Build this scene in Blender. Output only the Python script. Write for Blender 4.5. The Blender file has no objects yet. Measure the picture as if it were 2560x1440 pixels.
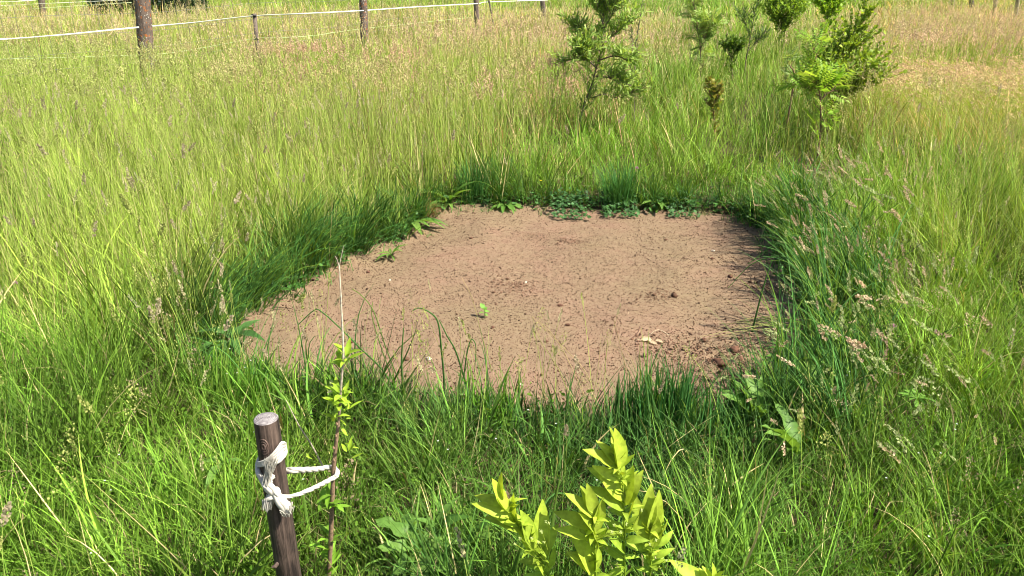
import bpy, math, random
import numpy as np
from mathutils import Vector, Matrix

random.seed(7)
R = np.random.default_rng(11)
PI = math.pi

# ------------------------------------------------------------------ camera, sky, sun, exposure
CAMH = 1.6
PITCH = math.radians(22.56)
FPX = 1950.0
scn = bpy.context.scene
cam_d = bpy.data.cameras.new("camera")
cam = bpy.data.objects.new("camera", cam_d)
scn.collection.objects.link(cam)
cam.location = (0, 0, CAMH)
cam.rotation_euler = (PI / 2 - PITCH, 0, 0)
cam_d.sensor_width = 36.0
cam_d.lens = 36.0 * FPX / 2560.0
cam_d.clip_start = 0.05
cam_d.clip_end = 3000
scn.camera = cam

SUN_EL = math.radians(51)
SUN_AZ = math.radians(-22)          # measured from +X towards +Y
world = bpy.data.worlds.new("World")
scn.world = world
world.use_nodes = True
wn = world.node_tree
sky = wn.nodes.new("ShaderNodeTexSky")
sky.sky_type = 'NISHITA'
sky.sun_disc = False
sky.sun_elevation = SUN_EL
sky.sun_rotation = PI / 2 - SUN_AZ
sky.air_density = 1.0
sky.dust_density = 1.2
bg = wn.nodes["Background"]
bg.inputs[1].default_value = 0.075
wn.links.new(sky.outputs[0], bg.inputs[0])
sd = bpy.data.lights.new("sun", 'SUN')
sd.energy = 5.0
sd.angle = math.radians(0.5)
sd.color = (1.0, 0.95, 0.84)
sun = bpy.data.objects.new("sun", sd)
scn.collection.objects.link(sun)
sv = Vector((math.cos(SUN_EL) * math.cos(SUN_AZ), math.cos(SUN_EL) * math.sin(SUN_AZ), math.sin(SUN_EL)))
sun.rotation_euler = sv.to_track_quat('Z', 'Y').to_euler()
sun.location = (5, 0, 8)
scn.view_settings.view_transform = 'Standard'
scn.view_settings.look = 'None'
scn.view_settings.exposure = 1.28
scn.view_settings.gamma = 1
scn.cycles.filter_width = 1.0
scn.cycles.max_bounces = 6
scn.cycles.diffuse_bounces = 2
scn.cycles.transmission_bounces = 4
scn.cycles.transparent_max_bounces = 4

# ------------------------------------------------------------------ helpers
cp, sp = math.cos(PITCH), math.sin(PITCH)


def ray(px, py):
    a = (px - 1280) / FPX
    b = (720 - py) / FPX
    return np.array([a, cp + sp * b, -sp + cp * b])


def at(px, py, z=0.0):             # where the sight line meets the height z
    d = ray(px, py)
    t = (z - CAMH) / d[2]
    return np.array([0, 0, CAMH]) + d * t


def atY(px, py, Y):                # where it meets the upright plane at distance Y
    d = ray(px, py)
    return np.array([0, 0, CAMH]) + d * (Y / d[1])


def norm(v):
    v = np.asarray(v, float)
    return v / (np.linalg.norm(v, axis=-1, keepdims=True) + 1e-9)


class Noise:
    def __init__(s, seed, n=256):
        s.g = np.random.default_rng(seed).random((n, n))
        s.n = n

    def __call__(s, x, y, scale=1.0):
        x = np.asarray(x, float) * scale + 1000.3
        y = np.asarray(y, float) * scale + 1000.7
        xi = np.floor(x).astype(int); yi = np.floor(y).astype(int)
        fx = x - xi; fy = y - yi
        fx = fx * fx * (3 - 2 * fx); fy = fy * fy * (3 - 2 * fy)
        n = s.n
        g = s.g
        a = g[xi % n, yi % n]; b = g[(xi + 1) % n, yi % n]
        c = g[xi % n, (yi + 1) % n]; d = g[(xi + 1) % n, (yi + 1) % n]
        return (a * (1 - fx) + b * fx) * (1 - fy) + (c * (1 - fx) + d * fx) * fy

    def fbm(s, x, y, scale=1.0):
        return (s(x, y, scale) * 0.5 + s(x + 31.3, y - 11.7, scale * 2.1) * 0.3 + s(x - 7.1, y + 5.3, scale * 4.3) * 0.2)


N1, N2, N3, N4 = Noise(1), Noise(2), Noise(3), Noise(4)


def sstep(a, b, x):
    t = np.clip((np.asarray(x, float) - a) / (b - a), 0, 1)
    return t * t * (3 - 2 * t)


class MB:
    """collects vertices, faces and one colour per vertex; becomes ONE mesh object"""

    def __init__(s):
        s.v = []; s.c = []; s.li = []; s.lt = []; s.n = 0

    def add(s, verts, faces, col):
        verts = np.asarray(verts, np.float32).reshape(-1, 3)
        faces = np.asarray(faces, np.int64)
        col = np.asarray(col, np.float32)
        if col.ndim == 1:
            col = np.broadcast_to(col, (len(verts), 3))
        s.v.append(verts); s.c.append(col.reshape(-1, 3))
        s.li.append((faces + s.n).reshape(-1))
        s.lt.append(np.full(len(faces), faces.shape[1], np.int64))
        s.n += len(verts)

    def build(s, name, mat, parent=None, smooth=True):
        v = np.concatenate(s.v); c = np.concatenate(s.c)
        li = np.concatenate(s.li); lt = np.concatenate(s.lt)
        me = bpy.data.meshes.new(name)
        me.vertices.add(len(v)); me.vertices.foreach_set("co", v.ravel())
        me.loops.add(len(li)); me.loops.foreach_set("vertex_index", li.astype(np.int32))
        me.polygons.add(len(lt))
        ls = np.concatenate([[0], np.cumsum(lt)[:-1]]).astype(np.int32)
        me.polygons.foreach_set("loop_start", ls)
        me.polygons.foreach_set("loop_total", lt.astype(np.int32))
        me.update(calc_edges=True)
        if smooth:
            me.polygons.foreach_set("use_smooth", np.ones(len(lt), bool))
        a = me.attributes.new("col", 'FLOAT_COLOR', 'POINT')
        c4 = np.ones((len(v), 4), np.float32); c4[:, :3] = c
        a.data.foreach_set("color", c4.ravel())
        me.materials.append(mat)
        me.validate()
        ob = bpy.data.objects.new(name, me)
        scn.collection.objects.link(ob)
        if parent is not None:
            ob.parent = parent
            ob.matrix_parent_inverse = Matrix.Translation(-Vector(parent.location))
        return ob


def tag(o, label=None, cat=None, group=None, kind=None):
    if label: o['label'] = label
    if cat: o['category'] = cat
    if group: o['group'] = group
    if kind: o['kind'] = kind
    return o


def empty(name, loc):
    o = bpy.data.objects.new(name, None)
    scn.collection.objects.link(o)
    o.location = tuple(float(q) for q in loc)
    o.empty_display_size = 0.1
    return o


def rb(lo, hi, n=None):
    return R.uniform(lo, hi, n)


# tube along a polyline
def tube(mb, pts, rad, col, n=7, closed_ends=True, smoothn=0, jitter=0.0):
    pts = np.asarray(pts, float)
    rad = np.broadcast_to(np.asarray(rad, float), (len(pts),)).copy()
    if smoothn:
        pts, rad = spline(pts, rad, smoothn)
    m = len(pts)
    tg = norm(np.gradient(pts, axis=0))
    ref = np.array([0, 0, 1.0]) if abs(tg[0][2]) < 0.9 else np.array([1.0, 0, 0])
    u = norm(np.cross(tg[0], ref))
    V = []
    for i in range(m):
        u = norm(u - tg[i] * np.dot(u, tg[i]))
        w = np.cross(tg[i], u)
        a = np.arange(n) * 2 * PI / n
        rr = rad[i] * (1 + (R.uniform(-jitter, jitter, n) if jitter else 0))
        V.append(pts[i] + (np.cos(a) * rr)[:, None] * u + (np.sin(a) * rr)[:, None] * w)
    V = np.concatenate(V)
    i = np.repeat(np.arange(m - 1), n); j = np.tile(np.arange(n), m - 1)
    k = (j + 1) % n
    F = np.stack([i * n + j, i * n + k, (i + 1) * n + k, (i + 1) * n + j], 1)
    col = np.asarray(col, float)
    if col.ndim == 2:
        tt = np.linspace(0, len(col) - 1, m)
        a = np.floor(tt).astype(int).clip(0, len(col) - 2) if len(col) > 1 else np.zeros(m, int)
        f = (tt - a)[:, None]
        cc = np.repeat(col[a] * (1 - f) + col[np.minimum(a + 1, len(col) - 1)] * f, n, axis=0)
    else:
        cc = col
    mb.add(V, F, cc)
    if closed_ends:
        for e in (0, m - 1):
            ring = V[e * n:(e + 1) * n]
            vv = np.concatenate([ring, pts[e][None]])
            ff = [[q, (q + 1) % n, n] if e else [(q + 1) % n, q, n] for q in range(n)]
            mb.add(vv, ff, cc[e * n] if np.ndim(cc) == 2 else cc)


def spline(pts, rad, k):
    pts = np.asarray(pts, float)
    P = np.concatenate([[2 * pts[0] - pts[1]], pts, [2 * pts[-1] - pts[-2]]])
    out = []; ro = []
    for i in range(len(pts) - 1):
        p0, p1, p2, p3 = P[i:i + 4]
        for q in range(k):
            t = q / k
            out.append(0.5 * ((2 * p1) + (-p0 + p2) * t + (2 * p0 - 5 * p1 + 4 * p2 - p3) * t * t + (-p0 + 3 * p1 - 3 * p2 + p3) * t ** 3))
            ro.append(rad[i] * (1 - t) + rad[i + 1] * t)
    out.append(pts[-1]); ro.append(rad[-1])
    return np.array(out), np.array(ro)


# many blades at once; returns tip points and tip directions
def blades(mb, base, h, w, az, lean, bend, cb, ct, segs=4, fold=False, face=None, wpow=2.0, pw=1.6, endw=0.08, basew=0.75):
    n = len(base)
    if n == 0: return np.zeros((0, 3)), np.zeros((0, 3))
    h = np.broadcast_to(h, (n,)); w = np.broadcast_to(w, (n,))
    az = np.broadcast_to(az, (n,)); lean = np.broadcast_to(lean, (n,)); bend = np.broadcast_to(bend, (n,))
    d = np.stack([np.cos(az), np.sin(az), np.zeros(n)], 1)
    if face is None:
        face = az + PI / 2 + R.normal(0, 0.5, n)
    s = np.stack([np.cos(face), np.sin(face), np.zeros(n)], 1)
    p = np.array(base, float)
    rows = []; t = None
    nr = 3 if fold else 2
    drift = R.normal(0, 0.55, n)
    for i in range(segs + 1):
        tt = i / segs
        d = np.stack([np.cos(az + drift * tt), np.sin(az + drift * tt), np.zeros(n)], 1)
        th = lean + bend * tt ** pw
        t = d * np.sin(th)[:, None]; t[:, 2] = np.cos(th)
        prof = (basew + (1 - basew) * min(1, tt * 3)) * (1 - (1 - endw) * tt ** wpow)
        ww = (w * 0.5 * prof)[:, None]
        if fold:
            nn = np.cross(t, s)
            rows += [p - s * ww, p + nn * ww * 0.55, p + s * ww]
        else:
            rows += [p - s * ww, p + s * ww]
        if i < segs:
            thm = lean + bend * ((i + 0.5) / segs) ** pw
            tm = d * np.sin(thm)[:, None]; tm[:, 2] = np.cos(thm)
            p = p + tm * (h / segs)[:, None]
    V = np.stack(rows, 1)                                   # n, rows, 3
    nv = V.shape[1]
    f = []
    for i in range(segs):
        for q in range(nr - 1):
            a = i * nr + q
            f.append([a, a + 1, a + nr + 1, a + nr])
    f = np.array(f)
    F = (np.arange(n)[:, None, None] * nv + f[None]).reshape(-1, 4)
    tr = np.repeat(np.linspace(0, 1, segs + 1), nr)[None, :, None]
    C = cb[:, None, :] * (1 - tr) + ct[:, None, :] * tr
    mb.add(V.reshape(-1, 3), F, C.reshape(-1, 3))
    return p, norm(t)


# copy a template (verts, faces, per-vertex tint 0..1) along n frames
def stamp(mb, tv, tf, pos, axis, size, ca, cbb=None, tint=None, rad=None, up=None):
    n = len(pos)
    if n == 0: return
    axis = norm(axis)
    if up is None:
        up = norm(R.normal(0, 1, (n, 3)))
    u = norm(np.cross(axis, up)); v = np.cross(axis, u)
    size = np.broadcast_to(size, (n,)); rad = size if rad is None else np.broadcast_to(rad, (n,))
    V = (pos[:, None, :] + tv[None, :, 0, None] * (rad[:, None] * u)[:, None, :] * 1.0
         + tv[None, :, 1, None] * (rad[:, None] * v)[:, None, :]
         + tv[None, :, 2, None] * (size[:, None] * axis)[:, None, :])
    F = (np.arange(n)[:, None, None] * len(tv) + np.asarray(tf)[None]).reshape(-1, len(tf[0]))
    if tint is None:
        tint = np.zeros(len(tv))
    if cbb is None: cbb = ca
    C = ca[:, None, :] * (1 - tint[None, :, None]) + cbb[:, None, :] * tint[None, :, None]
    mb.add(V.reshape(-1, 3), F, C.reshape(-1, 3))


# ------------------------------------------------------------------ materials
def newmat(name):
    m = bpy.data.materials.new(name); m.use_nodes = True
    nt = m.node_tree
    return m, nt, nt.nodes["Principled BSDF"]


def leafmat(name, transl=0.4, rough=0.5, spec=0.35, noise_scale=0.0, namt=0.25, tcol=(1.25, 1.15, 0.5)):
    m, nt, b = newmat(name)
    out = nt.nodes["Material Output"]
    a = nt.nodes.new("ShaderNodeAttribute"); a.attribute_name = "col"
    src = a.outputs["Color"]
    if noise_scale:
        tc = nt.nodes.new("ShaderNodeTexCoord")
        nz = nt.nodes.new("ShaderNodeTexNoise"); nz.inputs["Scale"].default_value = noise_scale
        nz.inputs["Detail"].default_value = 3
        nt.links.new(tc.outputs["Object"], nz.inputs["Vector"])
        mr = nt.nodes.new("ShaderNodeMapRange")
        mr.inputs["From Min"].default_value = 0.3; mr.inputs["From Max"].default_value = 0.7
        mr.inputs["To Min"].default_value = 1 - namt; mr.inputs["To Max"].default_value = 1 + namt
        nt.links.new(nz.outputs["Fac"], mr.inputs["Value"])
        mx = nt.nodes.new("ShaderNodeVectorMath"); mx.operation = 'SCALE'
        nt.links.new(src, mx.inputs[0]); nt.links.new(mr.outputs["Result"], mx.inputs["Scale"])
        src = mx.outputs[0]
    nt.links.new(src, b.inputs["Base Color"])
    b.inputs["Roughness"].default_value = rough
    b.inputs["Specular IOR Level"].default_value = spec
    if transl > 0:
        mul = nt.nodes.new("ShaderNodeVectorMath"); mul.operation = 'MULTIPLY'
        mul.inputs[1].default_value = tcol
        nt.links.new(src, mul.inputs[0])
        t = nt.nodes.new("ShaderNodeBsdfTranslucent")
        nt.links.new(mul.outputs[0], t.inputs["Color"])
        ms = nt.nodes.new("ShaderNodeMixShader"); ms.inputs[0].default_value = transl
        nt.links.new(b.outputs[0], ms.inputs[1]); nt.links.new(t.outputs[0], ms.inputs[2])
        nt.links.new(ms.outputs[0], out.inputs["Surface"])
    return m


M_grass = leafmat("grass_blade", 0.28, 0.5, 0.10)
M_head = leafmat("grass_head", 0.35, 0.8, 0.1, tcol=(1.1, 1.0, 0.8))
M_leaf = leafmat("plant_leaf", 0.42, 0.5, 0.25, noise_scale=60, namt=0.18)
M_fresh = leafmat("fresh_leaf", 0.40, 0.55, 0.2, noise_scale=70, namt=0.22, tcol=(1.2, 1.1, 0.45))
M_petal = leafmat("petal", 0.3, 0.7, 0.1, tcol=(1, 1, 1))
M_cotton = leafmat("cotton", 0.12, 0.95, 0.05, noise_scale=300, namt=0.1, tcol=(1, 1, 1))
M_twig = leafmat("twig_bark", 0.0, 0.8, 0.2, noise_scale=150, namt=0.4)
M_crumb = leafmat("crumb", 0.0, 0.95, 0.05, noise_scale=400, namt=0.25)
M_wire = leafmat("fence_wire", 0.0, 0.5, 0.4)


def soil_mat():
    m, nt, b = newmat("bare_soil")
    L = nt.links.new
    tc = nt.nodes.new("ShaderNodeTexCoord")

    def noise(scale, detail=4, rough=0.6):
        n = nt.nodes.new("ShaderNodeTexNoise"); n.inputs["Scale"].default_value = scale
        n.inputs["Detail"].default_value = detail; n.inputs["Roughness"].default_value = rough
        L(tc.outputs["Object"], n.inputs["Vector"]); return n.outputs["Fac"]

    def ramp(fac, stops):
        r = nt.nodes.new("ShaderNodeValToRGB")
        e = r.color_ramp.elements
        e[0].position, e[0].color = stops[0][0], (*stops[0][1], 1)
        e[1].position, e[1].color = stops[1][0], (*stops[1][1], 1)
        for p, c in stops[2:]:
            q = e.new(p); q.color = (*c, 1)
        L(fac, r.inputs[0]); return r.outputs[0]

    def mix(f, a, c):
        x = nt.nodes.new("ShaderNodeMix"); x.data_type = 'RGBA'
        if isinstance(f, float): x.inputs[0].default_value = f
        else: L(f, x.inputs[0])
        for i, q in ((6, a), (7, c)):
            if isinstance(q, tuple): x.inputs[i].default_value = (*q, 1)
            else: L(q, x.inputs[i])
        return x.outputs[2]
    big = ramp(noise(1.6, 3), [(0.36, (0.205, 0.152, 0.088)), (0.58, (0.234, 0.147, 0.098)), (0.75, (0.19, 0.128, 0.080))])
    med = ramp(noise(9, 4), [(0.35, (0.0, 0.0, 0.0)), (0.7, (1, 1, 1))])
    c1 = mix(med, big, (0.205, 0.148, 0.090))
    # damp-brown speckle
    sp1 = ramp(noise(95, 3, 0.65), [(0.535, (0, 0, 0)), (0.68, (1, 1, 1))])
    c2 = mix(sp1, c1, (0.10, 0.060, 0.036))
    sp2 = ramp(noise(260, 2, 0.5), [(0.54, (0, 0, 0)), (0.66, (1, 1, 1))])
    c3 = mix(sp2, c2, (0.165, 0.103, 0.063))
    sp3 = ramp(noise(210, 2, 0.5), [(0.68, (0, 0, 0)), (0.74, (1, 1, 1))])
    c4 = mix(sp3, c3, (0.36, 0.24, 0.17))
    L(c4, b.inputs["Base Color"])
    b.inputs["Roughness"].default_value = 0.95
    b.inputs["Specular IOR Level"].default_value = 0.1
    bp = nt.nodes.new("ShaderNodeBump"); bp.inputs["Strength"].default_value = 0.7
    bp.inputs["Distance"].default_value = 0.004
    L(noise(160, 5, 0.7), bp.inputs["Height"]); L(bp.outputs[0], b.inputs["Normal"])
    return m


def ground_mat():
    m, nt, b = newmat("meadow_ground")
    L = nt.links.new
    tc = nt.nodes.new("ShaderNodeTexCoord")
    n = nt.nodes.new("ShaderNodeTexNoise"); n.inputs["Scale"].default_value = 14; n.inputs["Detail"].default_value = 6
    L(tc.outputs["Object"], n.inputs["Vector"])
    r = nt.nodes.new("ShaderNodeValToRGB")
    e = r.color_ramp.elements
    e[0].position, e[0].color = 0.35, (0.038, 0.028, 0.015, 1)
    e[1].position, e[1].color = 0.7, (0.095, 0.072, 0.038, 1)
    L(n.outputs["Fac"], r.inputs[0])
    n2 = nt.nodes.new("ShaderNodeTexNoise"); n2.inputs["Scale"].default_value = 1.1; n2.inputs["Detail"].default_value = 8
    L(tc.outputs["Object"], n2.inputs["Vector"])
    r2 = nt.nodes.new("ShaderNodeValToRGB")
    e = r2.color_ramp.elements
    e[0].position, e[0].color = 0.35, (0.14, 0.19, 0.045, 1)
    e[1].position, e[1].color = 0.65, (0.25, 0.25, 0.09, 1)
    L(n2.outputs["Fac"], r2.inputs[0])
    # beyond the long grass the turf itself is the surface
    sx = nt.nodes.new("ShaderNodeSeparateXYZ"); L(tc.outputs["Object"], sx.inputs[0])
    mr = nt.nodes.new("ShaderNodeMapRange"); mr.inputs["From Min"].default_value = 14; mr.inputs["From Max"].default_value = 26
    L(sx.outputs["Y"], mr.inputs["Value"])
    mx = nt.nodes.new("ShaderNodeMix"); mx.data_type = 'RGBA'
    L(mr.outputs["Result"], mx.inputs[0]); L(r.outputs[0], mx.inputs[6]); L(r2.outputs[0], mx.inputs[7])
    L(mx.outputs[2], b.inputs["Base Color"])
    b.inputs["Roughness"].default_value = 1.0
    b.inputs["Specular IOR Level"].default_value = 0.05
    return m


def wood_mat(name, dark, light, lichen=0.0, zs=3.0):
    m, nt, b = newmat(name)
    L = nt.links.new
    tc = nt.nodes.new("ShaderNodeTexCoord")
    mp = nt.nodes.new("ShaderNodeMapping"); mp.inputs["Scale"].default_value = (1, 1, 0.06)
    L(tc.outputs["Object"], mp.inputs["Vector"])
    n = nt.nodes.new("ShaderNodeTexNoise"); n.inputs["Scale"].default_value = 110; n.inputs["Detail"].default_value = 6
    n.inputs["Roughness"].default_value = 0.65
    L(mp.outputs[0], n.inputs["Vector"])
    n2 = nt.nodes.new("ShaderNodeTexNoise"); n2.inputs["Scale"].default_value = 16; n2.inputs["Detail"].default_value = 3
    L(tc.outputs["Object"], n2.inputs["Vector"])
    ad = nt.nodes.new("ShaderNodeMath"); ad.operation = 'MULTIPLY_ADD'
    L(n2.outputs["Fac"], ad.inputs[0]); ad.inputs[1].default_value = 0.5; L(n.outputs["Fac"], ad.inputs[2])
    r = nt.nodes.new("ShaderNodeValToRGB"); e = r.color_ramp.elements
    e[0].position, e[0].color = 0.58, (*dark, 1)
    e[1].position, e[1].color = 0.98, (*light, 1)
    L(ad.outputs[0], r.inputs[0])
    src = r.outputs[0]
    if lichen:
        for sc, lo, colr in ((28, 0.60, (0.32, 0.11, 0.03)), (40, 0.64, (0.45, 0.43, 0.36))):
            v = nt.nodes.new("ShaderNodeTexNoise"); v.inputs["Scale"].default_value = sc; v.inputs["Detail"].default_value = 2
            L(tc.outputs["Object"], v.inputs["Vector"])
            q = nt.nodes.new("ShaderNodeMapRange"); q.inputs["From Min"].default_value = lo; q.inputs["From Max"].default_value = lo + 0.04
            L(v.outputs["Fac"], q.inputs["Value"])
            mx = nt.nodes.new("ShaderNodeMix"); mx.data_type = 'RGBA'; L(q.outputs["Result"], mx.inputs[0])
            L(src, mx.inputs[6]); mx.inputs[7].default_value = (*colr, 1)
            src = mx.outputs[2]
    L(src, b.inputs["Base Color"])
    b.inputs["Roughness"].default_value = 0.7
    b.inputs["Specular IOR Level"].default_value = 0.25
    bp = nt.nodes.new("ShaderNodeBump"); bp.inputs["Strength"].default_value = 0.9; bp.inputs["Distance"].default_value = 0.006
    L(n.outputs["Fac"], bp.inputs["Height"]); L(bp.outputs[0], b.inputs["Normal"])
    return m


def endgrain_mat(c):
    m, nt, b = newmat("end_grain")
    L = nt.links.new
    tc = nt.nodes.new("ShaderNodeTexCoord")
    mp = nt.nodes.new("ShaderNodeMapping"); mp.inputs["Location"].default_value = (0.004, -0.003, 0)
    L(tc.outputs["Object"], mp.inputs["Vector"])
    w = nt.nodes.new("ShaderNodeTexWave"); w.wave_type = 'RINGS'; w.rings_direction = 'Z'
    w.inputs["Scale"].default_value = 75; w.inputs["Distortion"].default_value = 5; w.inputs["Detail"].default_value = 3
    w.inputs["Detail Scale"].default_value = 2.0
    L(mp.outputs[0], w.inputs["Vector"])
    n = nt.nodes.new("ShaderNodeTexNoise"); n.inputs["Scale"].default_value = 90; n.inputs["Detail"].default_value = 5
    L(tc.outputs["Object"], n.inputs["Vector"])
    ad = nt.nodes.new("ShaderNodeMath"); ad.operation = 'MULTIPLY_ADD'
    L(w.outputs["Fac"], ad.inputs[0]); ad.inputs[1].default_value = 0.35; L(n.outputs["Fac"], ad.inputs[2])
    r = nt.nodes.new("ShaderNodeValToRGB"); e = r.color_ramp.elements
    e[0].position, e[0].color = 0.45, (0.10, 0.085, 0.085, 1)
    e[1].position, e[1].color = 0.95, (0.30, 0.27, 0.26, 1)
    L(ad.outputs[0], r.inputs[0]); L(r.outputs[0], b.inputs["Base Color"])
    b.inputs["Roughness"].default_value = 0.9
    return m


# ------------------------------------------------------------------ ground
# outline of the bare patch on the ground
patch_px = [(560, 835), (590, 800), (640, 775), (760, 712), (800, 680), (860, 648), (960, 612), (1040, 585), (1060, 548),
            (1110, 528), (1200, 520), (1350, 524), (1500, 530), (1600, 528), (1720, 534), (1850, 546), (1915, 575),
            (1955, 640), (1985, 720), (2000, 800), (1990, 880), (1960, 950), (1900, 1020), (1800, 1065), (1650, 1060),
            (1500, 1050), (1300, 1030), (1100, 1020), (900, 1000), (740, 990), (640, 950), (575, 890)]
SOILZ = -0.05
patch = np.array([at(a, b, SOILZ)[:2] for a, b in patch_px])


def sdist(x, y):
    """signed distance to the patch outline, negative inside"""
    x = np.asarray(x, float); y = np.asarray(y, float)
    sh = x.shape; x = x.ravel(); y = y.ravel()
    d = np.full(x.shape, 1e9); inside = np.zeros(x.shape, bool)
    n = len(patch)
    for i in range(n):
        a = patch[i]; b = patch[(i + 1) % n]
        e = b - a
        t = np.clip(((x - a[0]) * e[0] + (y - a[1]) * e[1]) / (e @ e), 0, 1)
        d = np.minimum(d, np.hypot(x - a[0] - t * e[0], y - a[1] - t * e[1]))
        c = ((a[1] > y) != (b[1] > y)) & (x < (b[0] - a[0]) * (y - a[1]) / (b[1] - a[1] + 1e-12) + a[0])
        inside ^= c
    return np.where(inside, -d, d).reshape(sh)


PC = patch.mean(0)


def edge_(x, y, sd=None):
    sd = sdist(x, y) if sd is None else sd
    return sd + (N2(x, y, 5.0) - 0.5) * 0.15 + (N3(x, y, 14) - 0.5) * 0.07


def gz(x, y):
    """height of the turf"""
    sd_ = sdist(x, y)
    edge = edge_(x, y, sd_)
    bump = (N1.fbm(x, y, 0.7) - 0.5) * 0.10 * sstep(0.0, 1.5, sd_) + (N3(x, y, 6) - 0.5) * 0.02
    return np.where(sd_ < 0.3, -0.09 + 0.09 * sstep(-0.03, 0.06, edge), 0.0) + bump * sstep(-0.02, 0.1, sd_)


def grid(xs, ys, zf, name, mat):
    X, Y = np.meshgrid(xs, ys)
    Z = zf(X, Y)
    V = np.stack([X, Y, Z], -1).reshape(-1, 3)
    nx, ny = len(xs), len(ys)
    i, j = np.meshgrid(np.arange(nx - 1), np.arange(ny - 1))
    a = (j * nx + i).ravel()
    F = np.stack([a, a + 1, a + nx + 1, a + nx], 1)
    mb = MB(); mb.add(V, F, (0.5, 0.5, 0.5))
    return mb.build(name, mat)


xs = np.concatenate([-np.geomspace(500, 4, 22), np.linspace(-3.6, 3.6, 240), np.geomspace(4, 500, 22)])
ys = np.concatenate([-np.geomspace(60, 1, 8), np.linspace(-0.5, 7, 250), np.geomspace(7.4, 900, 34)])
g = grid(xs, ys, gz, "ground", ground_mat())
tag(g, kind="structure")

lo, hi = patch.min(0) - 0.12, patch.max(0) + 0.12


def soilz(x, y):
    sd_ = sdist(x, y)
    z = SOILZ + (N1.fbm(x, y, 1.6) - 0.5) * 0.05 + (N2.fbm(x, y, 7) - 0.5) * 0.012 + (N2.fbm(x, y, 25) - 0.5) * 0.007 + (N3(x, y, 60) - 0.5) * 0.003
    c = at(1850, 900)[:2]                                   # crumbly corner on the lower right
    k = np.exp(-((x - c[0]) ** 2 + (y - c[1]) ** 2) / 0.12)
    z = z + k * (N4.fbm(x, y, 16) - 0.45) * 0.06
    return z + np.where(sd_ > -0.12, 0.02 * sstep(-0.12, 0.02, sd_), 0) - sstep(0.03, 0.11, sd_) * 0.12


gs = grid(np.arange(lo[0], hi[0], 0.009), np.arange(lo[1], hi[1], 0.009), soilz, "bare_earth", soil_mat())
tag(gs, "bare pinkish brown earth patch in the middle of the meadow", kind="structure")


# ------------------------------------------------------------------ grass
def wpt(px, py, z=0.1):
    return at(px, py, z)[:2]


def blob(x, y, c, sx, sy):
    return np.exp(-(((x - c[0]) / sx) ** 2 + ((y - c[1]) / sy) ** 2))


GREEN = {
    'yellow': np.array([0.262, 0.358, 0.058]),
    'fresh': np.array([0.086, 0.205, 0.018]),
    'mid': np.array([0.158, 0.270, 0.034]),
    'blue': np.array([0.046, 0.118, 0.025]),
    'straw': np.array([0.46, 0.40, 0.19]),
    'tan': np.array([0.42, 0.30, 0.16]),
    'pink': np.array([0.49, 0.29, 0.19]),
}
hollow = wpt(2520, 800, 0.1)


def zones(x, y):
    """weights of the grass kinds over the ground and the height of the sward"""
    sd_ = sdist(x, y)
    n = N1.fbm(x, y, 0.9); n2 = N2.fbm(x, y, 2.3)
    left = sstep(0.4, -1.0, x - 0.10 * (y - 4)) * sstep(2.4, 3.6, y)
    near = sstep(3.2, 2.4, y)
    strip = 0.95 * blob(x / np.maximum(y, 1) - 0.29, y * 0, (0, 0), 0.13, 1)
    far = sstep(13.0, 17.0, y + (n - 0.5) * 6) * (1 - sstep(26, 32, y)) * (1 - strip)
    right = sstep(0.9, 1.9, x - 0.18 * y)
    rightfar = sstep(0.40, 0.50, x / np.maximum(y, 0.1) + (n - 0.5) * 0.16) * sstep(5.6, 8.0, y + (n2 - 0.5) * 2) * (0.35 + 0.75 * sstep(0.35, 0.6, N4(x * 1.6, y * 0.55, 1.0)))
    pinkband = (0.35 + 0.75 * sstep(0.35, 0.62, N3(x * 0.9, y * 1.2, 1.0))) * np.clip(blob(x, y, wpt(1150, 190, 0.6), 2.0, 1.5) + blob(x, y, wpt(1050, 140, 0.6), 3.0, 1.6) * 0.8
                       + blob(x, y, wpt(1330, 90, 0.5), 2.6, 3.4), 0, 1) * sstep(0.36, 0.58, n2)
    pinkband = pinkband * (1 - strip); rightfar = rightfar * (1 - 0.6 * strip)
    h = 0.24 + 0.10 * n2
    h = h + left * (0.13 + 0.15 * n) + right * (0.14 + 0.08 * n2) + sstep(5.4, 8, y) * 0.14 * (1 - left) + far * 0.03
    h = h - near * 0.025
    h = h * (1 - 0.38 * sstep(11, 15, y)) + 0.07 * sstep(6.0, 8.0, y) * sstep(1.5, -1, x - 0.1 * y)
    h = h * (0.62 + 0.38 * sstep(0.02, 0.5, sd_))
    h = h * (1 - 0.45 * sstep(1.5, 1.0, y))
    h = h * (1 - 0.45 * blob(x, y, hollow, 0.55, 0.45))
    h = h * (0.50 + 0.95 * N3(x, y, 2.7)) * (0.75 + 0.5 * N4(x, y, 7.0))
    return dict(sd=sd_, left=left, near=near, far=far, right=right, rf=rightfar, pink=pinkband, h=h, n=n, n2=n2)


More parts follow.
